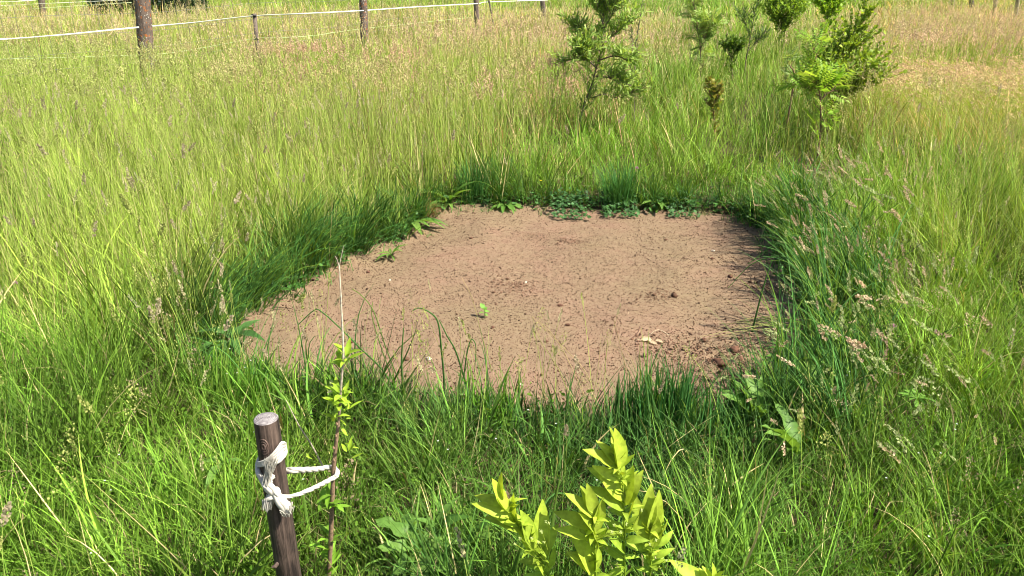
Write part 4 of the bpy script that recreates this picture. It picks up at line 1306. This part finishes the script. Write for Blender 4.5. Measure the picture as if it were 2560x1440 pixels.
crown_tree("rowan_seedling", "small pale rowan seedling nearly hidden in grass left of the bright rowan", "seedling",
           [wl([(1985, 200), (1975, 165), (1972, 150)], 7.4)],
           8, 0.09, 3, 0.11, None, (np.array([0.16, 0.26, 0.05]), np.array([0.28, 0.36, 0.12])), (0.2, 0.12, 0.07), frac0=0.1, compound=True)

# dark dense shrub beyond the fence
sb0 = at(330, 20, 0.3); sb0[2] = 0
o = empty("dark_shrub", sb0)
tag(o, "wide dark evergreen shrub beyond the fence at the top left", "shrub")
tb = MB(); lb = MB()
cx = sb0[0]
k = 15000
th_ = R.uniform(0, 2 * PI, k); ph_ = np.arccos(R.uniform(-0.1, 1, k)); rr_ = R.uniform(0.45, 1.0, k) ** 0.5
lump = 0.8 + 0.45 * N2(th_ * 3, ph_ * 3, 1.3)
x = cx + np.cos(th_) * np.sin(ph_) * rr_ * 1.75 * lump; y = sb0[1] + 1.3 + np.sin(th_) * np.sin(ph_) * rr_ * 1.3 * lump; zv = 0.05 + np.cos(ph_) * rr_ * 1.7 * lump
c = np.array([0.020, 0.040, 0.014]) * R.uniform(0.6, 1.8, (k, 1))
stamp(lb, LEAFT, LEAFF, np.stack([x, y, np.maximum(zv, 0.0)], 1), R.normal(0, 1, (k, 3)), R.uniform(0.07, 0.16, k), c)
for i in range(14):
    a = R.uniform(0, 2 * PI); tube(tb, [sb0 + [0, 1.3, 0], sb0 + [math.cos(a) * 0.6, 1.3 + math.sin(a) * 0.5, 0.7], sb0 + [math.cos(a) * 1.3, 1.3 + math.sin(a) * 1.0, 1.2]], [0.04, 0.025, 0.01], (0.06, 0.045, 0.03), n=5)
tb.build("trunk", M_twig, o); lb.build("foliage", M_leaf, o)

# ------------------------------------------------------------------ fence
def fpost(px, py, zg, px_top, r, H, name, label, mat, seed, group=None, cat="fence post"):
    """post standing where the sight line through (px,py) meets height zg; its head leans towards px_top"""
    p = at(px, py, zg)
    b = np.array([p[0], p[1], -0.1])
    o = empty(name, b); tag(o, label, cat, group)
    tz = atY(px_top, 0, p[1])
    lean = (tz[0] - p[0]) / max(tz[2] - zg, 0.05)
    top = b + np.array([lean * (H + 0.1), 0, H + 0.1])
    V, F, ring = post_mesh((0, 0, 0), top - b, r * 1.04, r, seed, n=18, m=24, wob=0.06)
    mb = MB(); mb.add(V + b, F, (0.2, 0.2, 0.2))
    rg = ring + b; c_ = rg.mean(0) + [0, 0, 0.006]; nn_ = len(rg)
    mb.add(np.concatenate([rg, c_[None]]), [[j, (j + 1) % nn_, nn_] for j in range(nn_)], (0.2, 0.2, 0.2))
    mb.build("pole", mat, o)
    return o, b, lean


G_F = "round posts of the near fence"
P1, b1, l1 = fpost(357, 150, 0.46, 345, 0.094, 1.55, "fence_post", "thick lichen spotted wooden post, leftmost in the near fence", M_post, 31, G_F)
P2, b2, l2 = fpost(908, 82, 0.46, 905, 0.072, 1.5, "fence_post", "brown round post of the near fence right of the thin electric stake", M_post, 32, G_F)
P3, b3, l3 = fpost(1194, 47, 0.46, 1192, 0.060, 1.5, "fence_post", "round post of the near fence beside a thin leaning stick", M_post2, 33, G_F)
P4, b4, l4 = fpost(1364, 20, 0.46, 1362, 0.066, 1.5, "fence_post", "small far round post left of the bushy young willow", M_post2, 34, G_F)
# small square stake with insulators, in front of the wire
eb = at(645, 122, 0.46)
es = empty("electric_fence_stake", (eb[0], eb[1], -0.1)); tag(es, "thin grey wooden stake holding black insulators between two fence posts", "fence stake")
mb = MB()
et = atY(636, 34, eb[1])
def boxbeam(mb, p0, p1, w, d, col):
    p0 = np.array(p0); p1 = np.array(p1)
    V = []
    for p in (p0, p1):
        for sx_, sy_ in ((-1, -1), (1, -1), (1, 1), (-1, 1)):
            V.append(p + np.array([sx_ * w / 2, sy_ * d / 2, 0]))
    mb.add(V, [[0, 1, 5, 4], [1, 2, 6, 5], [2, 3, 7, 6], [3, 0, 4, 7], [4, 5, 6, 7], [3, 2, 1, 0]], col)
slope = (et - eb) / (et[2] - eb[2])
boxbeam(mb, eb - slope * 0.56, et, 0.050, 0.035, (0.2, 0.2, 0.2))
mb.build("pole", M_post2, es, smooth=False)
BLK = np.array([0.012, 0.012, 0.012])


def insulator(px, py, Y, parent, s=1.0):
    c_ = atY(px, py, Y)
    mb = MB()
    a = np.linspace(-0.5, 4.4, 10)
    tube(mb, np.stack([c_[0] + np.cos(a) * 0.020 * s, np.full(10, c_[1]), c_[2] + np.sin(a) * 0.020 * s], 1), 0.007 * s, BLK, n=6)
    tube(mb, [c_ + [0.015 * s, 0, 0], c_ + [0.055 * s, 0.005, 0]], [0.014 * s, 0.010 * s], BLK, n=8)
    mb.build("insulator", M_wire, parent)
    return c_


i1 = insulator(631, 40, eb[1] - 0.02, es); i2 = insulator(638, 96, eb[1] - 0.02, es)
sk = at(1231, 46, 0.4); o = empty("leaning_stick", (sk[0], sk[1], 0)); tag(o, "thin dark leaning stick holding the tape right of a round post", "fence stake")
mb = MB(); tpk = atY(1215, -40, sk[1]); dk = (tpk - sk) / (tpk[2] - sk[2]); tube(mb, [sk - dk * 0.4, sk, tpk], [0.022, 0.020, 0.018], (0.10, 0.08, 0.06), n=7); mb.build("pole", M_post2, o, smooth=True)
insulator(1218, 5, sk[1] - 0.02, o, 1.2)

# white electric tape: a thin flat band that twists slowly
def tape(pts, wd, name, label, tw=1.0, k=14, col=(0.86, 0.88, 0.74)):
    P, _ = spline(pts, np.ones(len(pts)), k)
    m = len(P)
    t = np.arange(m) / m
    ang = 0.35 + 1.1 * np.sin(t * 9 * tw + 0.8) * np.sin(t * 4.1)
    off = np.stack([np.zeros(m), np.sin(ang), np.cos(ang)], 1) * wd * 0.5
    nrm = np.stack([np.zeros(m), np.cos(ang), -np.sin(ang)], 1) * 0.0008
    mb = MB()
    V = np.concatenate([P - off - nrm, P + off - nrm, P + off + nrm, P - off + nrm])
    F = []
    for i in range(m - 1):
        for a_, b_ in ((0, 1), (1, 2), (2, 3), (3, 0)):
            F.append([a_ * m + i, b_ * m + i, b_ * m + i + 1, a_ * m + i + 1])
    mb.add(V, F, col)
    ob = mb.build(name, M_petal)
    tag(ob, label, "fence tape")
    return ob


y1_, y2_, y3_ = b1[1], b2[1], b3[1]
p1f = atY(348, 68, y1_ - 0.09); p2f = atY(908, 26, y2_ - 0.08); p3f = atY(1193, 9, y3_ - 0.07)
p0f = p1f + (p1f - i1) * 1.4; p0f[2] = p1f[2] + 0.02
tape([p0f, atY(0, 98, p1f[1] + (p1f[1] - i1[1]) * 0.62), atY(150, 87, p1f[1] + (p1f[1] - i1[1]) * 0.35), p1f, atY(480, 57, (p1f[1] + i1[1]) / 2), i1, atY(760, 34, (i1[1] + p2f[1]) / 2), p2f, atY(1060, 16, (p2f[1] + p3f[1]) / 2), p3f, atY(1219, 5, sk[1] - 0.03), atY(1370, 0, b4[1] - 0.07)],
     0.017, "electric_tape", "upper white electric fence tape running from the left edge past the round posts")
tape([atY(-80, 150, y1_ - 1.2), atY(355, 137, y1_ - 0.1), atY(480, 124, y1_ + 0.6), i2, atY(700, 94, i2[1] + 0.7), atY(790, 88, i2[1] + 1.4), atY(905, 72, y2_ - 0.08), atY(1190, 42, y3_)],
     0.007, "electric_rope", "thin lower electric cord half hidden in the grass below the white tape", col=(0.5, 0.6, 0.28))

# livestock wire on the posts
mb = MB()
wc = np.array([0.13, 0.12, 0.10])
pa = np.array([b1[0] - (b2[0] - b1[0]) * 1.3, b1[1] - (b2[1] - b1[1]) * 1.3 + 0.1]); pb = np.array([b3[0], b3[1] + 0.1])
Pm = np.array([pa, [b1[0], b1[1] + 0.09], [b2[0], b2[1] + 0.08], pb, [b4[0], b4[1] + 0.07]])
LL = np.concatenate([[0], np.cumsum(np.linalg.norm(np.diff(Pm, axis=0), axis=1))])
def along(s): return np.array([np.interp(s, LL, Pm[:, 0]), np.interp(s, LL, Pm[:, 1])])
s = 0.0
while s < LL[-1]:
    q = along(s); sag = 0.02 * math.sin(s * 1.7)
    tube(mb, [[q[0], q[1], 0.25], [q[0] + 0.006 * math.sin(s * 9), q[1], 0.8], [q[0], q[1], 1.27 + sag]], 0.0020, wc, n=4, closed_ends=False)
    s += 0.17
for zz_ in (0.45, 0.62, 0.82, 1.04, 1.27):
    ss = np.linspace(0, LL[-1], 90)
    pts = [[*along(q), zz_ + 0.02 * math.sin(q * 1.7)] for q in ss]
    tube(mb, pts, 0.002 if zz_ < 1.2 else 0.003, wc * 1.3, n=4, closed_ends=False)
ob = mb.build("wire_mesh", M_wire); tag(ob, "rusty square wire mesh stretched along the near fence posts", "wire fence")

# far fence
F1, fb1, _ = fpost(103, 27, 0.3, 100, 0.085, 1.3, "fence_post", "dark post of the far fence left of the thick lichen spotted post", M_post2, 41)
fy = fb1[1]
tape([atY(-200, 12, fy - 1), atY(0, 5, fy - .5), atY(75, 1, fy - .1), atY(300, -16, fy + 1)], 0.022, "electric_tape", "white tape of the far fence crossing the top left corner")
tape([atY(-200, 18, fy - 1), atY(0, 14, fy - .5), atY(103, 9, fy - .1), atY(240, 3, fy + .8), atY(420, -5, fy + 2)], 0.010, "electric_rope", "thin pale cord of the far fence under its white tape")
tape([atY(-200, 40, fy - 1), atY(55, 24, fy - .3), atY(103, 20, fy - .1), atY(200, 14, fy + .6), atY(330, 6, fy + 1.4)], 0.012, "electric_rope", "lowest pale cord of the far fence near the dark shrub", col=(0.7, 0.8, 0.45))
# posts at the top right
G_R = "posts of the fence at the top right"
fpost(2386, 4, 0.2, 2386, 0.075, 1.3, "fence_post", "dark post at the top right, left one of the two dark posts", M_post2, 42, G_R)
fpost(2433, 8, 0.2, 2433, 0.085, 1.3, "fence_post", "dark post at the top right, right one of the two dark posts", M_post2, 43, G_R)
fpost(2490, 28, 0.3, 2493, 0.055, 1.3, "fence_post", "pale wooden post at the top right, left one of the two pale posts", M_pale, 44, G_R)
fpost(2543, 32, 0.3, 2548, 0.055, 1.3, "fence_post", "pale wooden post nearest the top right corner", M_pale, 45, G_R)


# ------------------------------------------------------------------ broad leaved plants round the patch
def rosette(name, label, cat, pos, T, n, size, cols, elev=(0.2, 0.9), arc=(0, 2 * PI), group=None, stalk=0.12):
    pos = np.array(pos, float)
    o = empty(name, pos); tag(o, label, cat, group)
    lb = MB()
    for i in range(n):
        a = arc[0] + (arc[1] - arc[0]) * (i + R.uniform(-0.3, 0.3)) / n
        e = R.uniform(*elev)
        d = np.array([math.cos(a) * math.cos(e), math.sin(a) * math.cos(e), math.sin(e)])
        s = size * R.uniform(0.6, 1.1)
        c = cols[0] + (cols[1] - cols[0]) * R.random()
        tube(lb, [pos, pos + d * s * stalk * 1.2], [0.0028, 0.002], c, n=4, closed_ends=False)
        put_leaf(lb, T, pos + d * s * stalk, d, s, c, col2=c * 1.15)
    lb.build("leaves", M_leaf, o)
    return o


DK = (np.array([0.045, 0.115, 0.025]), np.array([0.10, 0.21, 0.05]))
DP = (np.array([0.085, 0.19, 0.03]), np.array([0.18, 0.31, 0.06]))
def gp(px, py, dz=0.0):
    p = at(px, py, -0.02); return p + [0, 0, dz]
rosette("plantain_plant", "narrow leaved plantain at the back left corner of the bare earth", "plant", gp(1125, 512), L_plan, 13, 0.24, DP, (0.2, 1.2), (2.5, 2 * PI + .5))
rosette("plantain_plant", "small grey green plantain rosette standing alone on the soil at the left edge", "plant", gp(978, 630, -0.02), L_plan, 11, 0.11, DP, (0.1, 1.0))
rosette("plantain_plant", "long leaved plantain arching over the left edge under the dead tuft", "plant", gp(1028, 560), L_plan, 9, 0.22, DP, (0.1, 0.8), (2.8, 6.8))
rosette("thistle_plant", "pale wavy leaved thistle rosette at the back edge right of the plantain", "plant", gp(1262, 512), L_dock, 9, 0.17, DP, (0.05, 0.6), (3.0, 6.6))
rosette("dock_plant", "drooping dock plant at the middle of the back edge beside ground ivy", "plant", gp(1643, 515), L_dock2, 8, 0.15, DP, (0.2, 0.9), (3.0, 6.5))
rosette("dock_plant", "large dock plant with pale curled leaves at the lower right corner of the soil", "plant", gp(1985, 960, 0.09), L_dock2, 10, 0.17, DP, (0.3, 1.2), (1.8, 5.6))
rosette("dock_plant", "dark dock plant with long upright leaves below the lower right corner of the soil", "plant", gp(1880, 1090, 0.06), L_dock, 9, 0.19, DP, (0.8, 1.35), (0.6, 5.5))
rosette("dock_plant", "dock plant with long arching leaves right of the yellow green shrub", "plant", gp(1985, 1200, 0.09), L_dock, 7, 0.21, DP, (0.6, 1.1), (1.6, 4.2))
rosette("dock_plant", "dark broad leaved dock at the near left corner of the bare earth", "plant", gp(590, 900, 0.09), L_dock2, 12, 0.19, DK, (0.2, 1.0))
rosette("dock_plant", "dock with one pale spotted upright leaf between stake and yellow green shrub", "plant", gp(1100, 1400, 0.09), L_dock2, 4, 0.13, DP, (1.1, 1.4))
rosette("dock_plant", "dock with a glossy leaf arching right beside the left shoot of the shrub", "plant", gp(1170, 1440, 0.10), L_dock, 3, 0.13, (DP[0], DP[1]), (0.7, 1.1), (-0.3, 0.9))
rosette("dandelion_plant", "dandelion rosette with toothed leaves left of the leafy shrub", "plant", gp(1060, 1440, 0.08), leaf_template(0.3, 0.2, 0.4, 14, 0.6, 0.07), 9, 0.16, (DP[0] * .9, DP[1]), (0.4, 1.1))
rosette("buttercup_leaves", "lobed bright leaf rosette in the grass on the right", "plant", gp(2270, 1090, 0.16), leaf_template(0.34, 0.15, 0.25, 6, 0.6), 10, 0.065, (np.array([0.12, 0.27, 0.03]), np.array([0.17, 0.33, 0.05])), (0.0, 0.5))
rosette("hogweed_plant", "broad leaf catching the light left of the cotton tie", "plant", gp(575, 1265, 0.16), L_dock2, 4, 0.10, DP, (0.3, 0.8))
# ground ivy along the back edge: three trailing patches of round leaves
for (pa_, pb_, n_, lab) in (((1375, 500), (1475, 535), 320, "ground ivy trailing over the back edge left of the blue green tuft"),
                            ((1500, 495), (1600, 532), 320, "round leaved ground ivy at the foot of the blue green tuft"),
                            ((1660, 505), (1760, 532), 160, "sparse ground ivy on the back edge right of the dock")):
    q0, q1 = at(*pa_, 0.0), at(*pb_, 0.0)
    o = empty("ground_ivy", ((q0 + q1) / 2)); tag(o, lab, "plant")
    lb = MB()
    x_ = R.uniform(min(q0[0], q1[0]), max(q0[0], q1[0]), n_); y_ = R.uniform(min(q0[1], q1[1]), max(q0[1], q1[1]), n_) + 0.02
    z_ = SOILZ + 0.02 + 0.10 * sstep(0, 0.3, y_ - min(q0[1], q1[1])) * rb(0.3, 1.1, n_)
    up = norm(np.stack([R.normal(0, .4, n_), R.normal(-.3, .4, n_), np.ones(n_)], 1)); ax = norm(np.cross(up, R.normal(0, 1, (n_, 3))))
    stamp(lb, L_small[0] * [1.6, 1, 1], L_small[1], np.stack([x_, y_, z_], 1), ax, rb(0.014, 0.03, n_), (np.array([0.05, 0.12, 0.035]) * rb(0.8, 1.8, (n_, 1))), up=-up)
    lb.build("leaves", M_leaf, o)
# blue green tufts of the back edge
for (px, py, n_, hh, lab) in ((1545, 512, 240, 0.34, "stiff blue green grass tuft standing at the middle of the back edge"), (1185, 500, 220, 0.36, "arching dark green grass tuft above the narrow leaved plantain"), (1255, 470, 120, 0.30, "loose grass tuft right of the arching dark one at the back")):
    c0 = gp(px, py)
    o = empty("grass_tuft", c0); tag(o, lab, "grass tuft")
    lb = MB()
    off = R.normal(0, 0.05, (n_, 2)); b = np.concatenate([c0[:2] + off, np.full((n_, 1), -0.03)], 1)
    c = GREEN['blue'] * np.array([1.0, 1.1, 1.15]) * rb(0.7, 1.7, (n_, 1))
    blades(lb, b, hh * rb(0.5, 1.1, n_), 0.0055 * rb(0.6, 1.3, n_), np.arctan2(off[:, 1], off[:, 0]) + R.normal(0, .5, n_), np.abs(R.normal(0.12, 0.15, n_)), np.abs(R.normal(0.35, 0.4, n_)), c, c * 1.25, 7, True, wpow=2.5)
    lb.build("blades", M_grass, o)
# dead brown tuft with exposed roots
c0 = gp(1075, 540); o = empty("dead_grass_tuft", c0); tag(o, "dead rusty brown grass tuft hanging over the back left corner", "dead tuft")
lb = MB(); n_ = 260
off = R.normal(0, 0.04, (n_, 2)); b = np.concatenate([c0[:2] + off + [0, 0.03], rb(-0.04, 0.05, (n_, 1))], 1)
c = np.array([0.24, 0.14, 0.05]) * rb(0.5, 1.7, (n_, 1)); g_ = R.random(n_) < 0.3; c[g_] = np.array([0.2, 0.2, 0.05])
blades(lb, b, 0.13 * rb(0.4, 1.1, n_), 0.0022, R.normal(-PI / 2, 1.2, n_), np.abs(R.normal(0.7, 0.4, n_)), np.abs(R.normal(0.9, 0.5, n_)), c, c * 1.2, 5, False)
lb.build("blades", M_head, o)

# ------------------------------------------------------------------ things on the soil
def soil_at(px, py):
    p = at(px, py, SOILZ); p[2] = float(soilz(np.array([p[0]]), np.array([p[1]]))[0]); return p


def lump(mb, c, r, col, seed, flat=0.7):
    """irregular clod"""
    q = np.random.default_rng(seed)
    nu, nv = 10, 7
    V = []
    ph = q.uniform(0, 6, 6)
    for j in range(nv + 1):
        v = PI * j / nv
        for i in range(nu):
            u = 2 * PI * i / nu
            rr = r * (1 + 0.22 * math.sin(2 * u + ph[0]) * math.sin(v) + 0.16 * math.sin(3 * u + 2 * v + ph[1]) + 0.12 * math.sin(5 * u - 3 * v + ph[2]) + q.uniform(-0.1, 0.1) * (0 < j < nv))
            V.append([c[0] + rr * math.sin(v) * math.cos(u) * 1.2, c[1] + rr * math.sin(v) * math.sin(u), c[2] + rr * math.cos(v) * flat])
    F = []
    for j in range(nv):
        for i in range(nu):
            F.append([j * nu + i, (j + 1) * nu + i, (j + 1) * nu + (i + 1) % nu, j * nu + (i + 1) % nu])
    mb.add(V, F, col)


# crumbs, uncountable
mb = MB()
CV = np.array([[0, 0, 0.75], [1, 0, 0], [0.3, 0.9, 0.1], [-0.8, 0.55, 0], [-0.75, -0.6, 0.1], [0.35, -0.95, 0], [0, 0, -0.5]])
CF = [[0, 1, 2], [0, 2, 3], [0, 3, 4], [0, 4, 5], [0, 5, 1], [6, 2, 1], [6, 3, 2], [6, 4, 3], [6, 5, 4], [6, 1, 5]]
n_ = 110000
x = R.uniform(lo[0], hi[0], n_); y = R.uniform(lo[1], hi[1], n_)
k = (sdist(x, y) < 0.05) & (R.random(n_) < 0.55 + 0.9 * (N3.fbm(x, y, 2.2) - 0.25))
x, y = x[k], y[k]; n_ = len(x)
sz = 0.0019 * R.lognormal(0, 0.45, n_)
c = np.array([0.080, 0.047, 0.030]) * rb(0.6, 1.9, (n_, 1))
stamp(mb, CV, CF, np.stack([x, y, soilz(x, y) + sz * 0.3], 1), np.tile([[0.05, 0.05, 1.0]], (n_, 1)) + R.normal(0, 0.3, (n_, 3)), sz, c)
# crumbly worm-cast heaps
for (px, py, n_, sx_) in ((1850, 900, 1500, 0.18), (1690, 870, 900, 0.13), (1800, 960, 1000, 0.14), (1270, 715, 500, 0.08), (1320, 590, 120, 0.06), (1420, 600, 130, 0.06), (1560, 990, 700, 0.3), (1300, 985, 700, 0.25), (1930, 720, 500, 0.1), (1640, 740, 300, 0.07)):
    c0 = soil_at(px, py)
    x = c0[0] + R.normal(0, sx_, n_); y = c0[1] + R.normal(0, sx_ * 0.8, n_)
    sz = 0.0028 * R.lognormal(0, 0.5, n_)
    c = np.array([0.155, 0.088, 0.056]) * rb(0.5, 1.5, (n_, 1))
    stamp(mb, CV, CF, np.stack([x, y, soilz(x, y) + sz * 0.3], 1), np.tile([[0.05, 0.05, 1.0]], (n_, 1)) + R.normal(0, 0.3, (n_, 3)), sz, c)
tag(mb.build("soil_crumbs", M_crumb, smooth=False), "small dark crumbs of soil scattered over the bare earth", "crumbs", kind="stuff")
# straw litter
mb = MB()
n_ = 420
x = R.uniform(lo[0], hi[0], n_); y = R.uniform(lo[1], hi[1], n_); k = sdist(x, y) < -0.02; x, y = x[k], y[k]
for (px, py, q, s_) in ((1265, 700, 40, 0.05), (1690, 850, 60, 0.12), (1830, 920, 70, 0.14), (1600, 690, 16, 0.06), (1300, 735, 15, 0.08)):
    c0 = soil_at(px, py); x = np.append(x, c0[0] + R.normal(0, s_, q)); y = np.append(y, c0[1] + R.normal(0, s_, q))
n_ = len(x)
c = np.array([0.46, 0.36, 0.22]) * rb(0.4, 1.15, (n_, 1))
blades(mb, np.stack([x, y, soilz(x, y) + 0.003], 1), R.lognormal(-3.7, 0.5, n_), 0.0018, R.uniform(0, 6.28, n_), np.full(n_, 1.5), R.normal(0, 0.15, n_), c, c, 3, False, face=None)
tag(mb.build("straw_litter", M_head), "scattered pale bits of dry straw on the bare earth", "litter", kind="stuff")
# countable clods and pebbles
clods = [(1254, 712, .016, "largest dark clod in the right part, under the long grass shadows", 1), ]
CL = [(1153, 602, 0, 0), ]
G_C = "larger clods lying on the bare earth"
cl = [(1826, 694, 0.018, "dark rounded clod near the right edge where long grass throws shadows"), (1780, 650, 0.013, "dark clod just up and left of the rounded clod near the right edge"),
      (1400, 765, 0.014, "lone brown clod right of the green seedling"), (1420, 818, 0.012, "flat brown clod between the seedling and the curled dead leaf"), (1232, 826, 0.010, "small clod just below the green seedling"),
      (920, 678, 0.013, "clod near the upper left edge by the sapling's dry tip"), (1178, 598, 0.012, "dark clod near the back left of the bare earth"), (1760, 850, 0.018, "upright clod right of the curled dead leaf"),
      (1835, 880, 0.026, "purplish clod in the crumbly lower right corner"), (1800, 915, 0.030, "biggest clod in the crumbly lower right corner"), (1850, 900, 0.018, "clod beside the purplish one near the dock"),
      (1665, 600, 0.011, "small dark clod in the upper right of the bare earth"), (1240, 762, 0.007, "tiny dark clod right beside the seedling"), (1365, 860, 0.011, "clod in the near middle of the bare earth"), (880, 860, 0.011, "clod behind the top of the staked sapling")]
for i, (px, py, r_, lab) in enumerate(cl):
    p = soil_at(px, py); mb = MB(); lump(mb, (p[0], p[1], p[2] + r_ * 0.35), r_ * 0.8, np.array([0.13, 0.068, 0.045]), 100 + i)
    ob = mb.build("soil_clod", M_crumb); tag(ob, lab, "clod", G_C)
G_P = "pale pebbles on the bare earth"
for i, (px, py, r_, lab) in enumerate([(1072, 902, 0.013, "largest white pebble near the front edge behind bent grass"), (964, 598, 0.014, "white pebble at the left edge above the lone plantain"), (1783, 626, 0.010, "small white pebble near the right edge of the soil"),
                                       (1054, 560, 0.010, "white pebble under the dead brown tuft"), (1303, 962, 0.008, "small white pebble at the middle of the front edge"), (975, 700, 0.007, "tiny pale pebble in the left part of the soil"), (1315, 706, 0.008, "pale pebble beside the straw bits in the middle")]):
    p = soil_at(px, py); mb = MB(); lump(mb, (p[0], p[1], p[2] + r_ * 0.3), r_ * 0.8, np.array([0.62, 0.52, 0.42]), 200 + i)
    ob = mb.build("pebble", M_crumb); tag(ob, lab, "pebble", G_P)
# curled dead leaf
p = soil_at(1625, 856); o = empty("dead_leaf", p); tag(o, "curled pale dead leaf lying on the lower right part of the soil", "dead leaf")
mb = MB()
for (dx, dy, ax, s_) in ((-0.05, 0, (1, 0.1, 0.15), 0.085), (0.02, 0.0, (1, -0.35, 0.2), 0.05), (-0.04, 0.01, (-1, 0.1, 0.1), 0.03), (-0.01, -0.01, (0.9, -0.5, 0.0), 0.06)):
    put_leaf(mb, leaf_template(0.35, 0.5, 0.4, 9, 0.5, 0.06), p + [dx, dy, 0.008], ax, s_, (0.46, 0.36, 0.22), up=(0, -.3, 1))
mb.build("blade", M_head, o)
mb = MB(); tube(mb, [p + [0.0, 0.06, 0.004], p + [0.05, 0.075, 0.03], p + [0.10, 0.05, 0.012]], 0.0015, (0.5, 0.42, 0.28), n=4, smoothn=4); tube(mb, [p + [-0.11, 0.0, 0.004], p + [-0.06, 0.03, 0.03], p + [-0.045, 0.05, 0.06]], 0.002, (0.13, 0.07, 0.05), n=4, smoothn=4); mb.build("stalk", M_twig, o)
# seedling in the middle
p = soil_at(1210, 798); o = empty("seedling", p); tag(o, "small bright green seedling growing alone on the bare earth", "seedling")
mb = MB(); tube(mb, [p, p + [0.004, 0, 0.03], p + [-0.002, 0, 0.055]], [0.0015, 0.0012, 0.001], (0.2, 0.2, 0.05), n=5, smoothn=3); mb.build("stem", M_twig, o)
mb = MB()
for (a, e, s_, h_) in ((2.2, 0.9, 0.038, 0.045), (0.3, 0.2, 0.032, 0.03), (3.2, 0.0, 0.028, 0.028), (-1.2, 0.4, 0.03, 0.02), (0.8, 0.8, 0.03, 0.035), (-0.4, 0.1, 0.024, 0.015)):
    put_leaf(mb, L_round[0], p + [0, 0, h_], (math.cos(a), math.sin(a) * 0.8, math.tan(e)), s_, (0.17, 0.36, 0.06))
mb.build("leaves", M_fresh, o)

# ------------------------------------------------------------------ small flowers
G_CL = "pink clover flowers in the grass"
def clover(px, py, Y, lab):
    c_ = atY(px, py, Y)
    o = empty("clover_flower", (c_[0], c_[1], 0)); tag(o, lab, "flower", G_CL)
    mb = MB(); tube(mb, [[c_[0] + .01, c_[1] + .01, 0], [c_[0], c_[1], c_[2] * 0.6], c_], 0.0012, GREEN['mid'], n=4, smoothn=3); mb.build("stem", M_fresh, o)
    mb = MB(); n_ = 60; a = R.uniform(0, 2 * PI, n_); e = np.arcsin(R.uniform(-0.3, 1, n_))
    d = np.stack([np.cos(a) * np.cos(e), np.sin(a) * np.cos(e), np.sin(e)], 1)
    stamp(mb, SPK, [[0, 1, 2, 3]], c_ + d * 0.002, d, rb(0.010, 0.014, n_), np.array([0.42, 0.13, 0.26]) * rb(0.7, 1.4, (n_, 1)), np.array([[0.6, 0.35, 0.45]]) * np.ones((n_, 1)), np.array([0, .3, 1, .3]), rad=np.full(n_, 0.004))
    mb.build("head", M_petal, o)
for (px, py, Y, lab) in ((1592, 420, 5.5, "pink clover flower behind the stiff blue green tuft"), (2073, 432, 5.4, "pink clover flower above the right rim plumes"), (124, 490, 4.6, "dark purple clover flower in the left meadow"), (2185, 693, 3.9, "pink clover flower among the plumes on the right"),
                         (2340, 830, 3.1, "pink clover flower in bright grass near the dark hollow"), (2235, 815, 3.1, "pink clover flower left of the one near the dark hollow"), (2448, 492, 5.0, "small pink clover flower near the right edge"), (38, 708, 3.4, "reddish clover flower at the left edge"), (235, 590, 4.0, "pale pink clover flower in the left meadow below the purple one")):
    clover(px, py, Y, lab)
G_B = "yellow buttercup flowers"
for (px, py, Y, lab) in ((592, 388, 5.2, "yellow buttercup in the left meadow above the plumes"), (2392, 675, 4.0, "yellow buttercup in the grass at the right"), (1352, 452, 5.6, "yellow buttercup just behind the back edge"), (448, 345, 6.0, "tiny yellow buttercup far in the left meadow")):
    c_ = atY(px, py, Y); o = empty("buttercup", (c_[0], c_[1], 0)); tag(o, lab, "flower", G_B)
    mb = MB(); tube(mb, [[c_[0], c_[1], 0], c_], 0.001, GREEN['mid'], n=4); mb.build("stem", M_fresh, o)
    mb = MB()
    for j in range(5):
        a = j * 2 * PI / 5; put_leaf(mb, L_round[0], c_, (math.cos(a), math.sin(a), 0.5), 0.012, (0.75, 0.55, 0.02))
    mb.build("petals", M_petal, o)
# stitchwort stars
mb = MB()
for i in range(32):
    px, py = [(R.uniform(520, 700), R.uniform(850, 960)), (R.uniform(0, 900), R.uniform(900, 1400)), (R.uniform(900, 1500), R.uniform(960, 1250)), (R.uniform(2050, 2250), R.uniform(820, 980)), (R.uniform(2200, 2560), R.uniform(1000, 1400))][i % 5]
    p = at(px, py, rb(0.12, 0.22))
    if sdist(p[:1], p[1:2])[0] < 0.03: continue
    for j in range(5):
        a = j * 2 * PI / 5 + px; put_leaf(mb, L_small, p, (math.cos(a), math.sin(a), 0.35), 0.0042, (0.62, 0.64, 0.58))
tag(mb.build("stitchwort_flowers", M_petal), "tiny white star flowers scattered in the near grass", "flowers", kind="stuff")
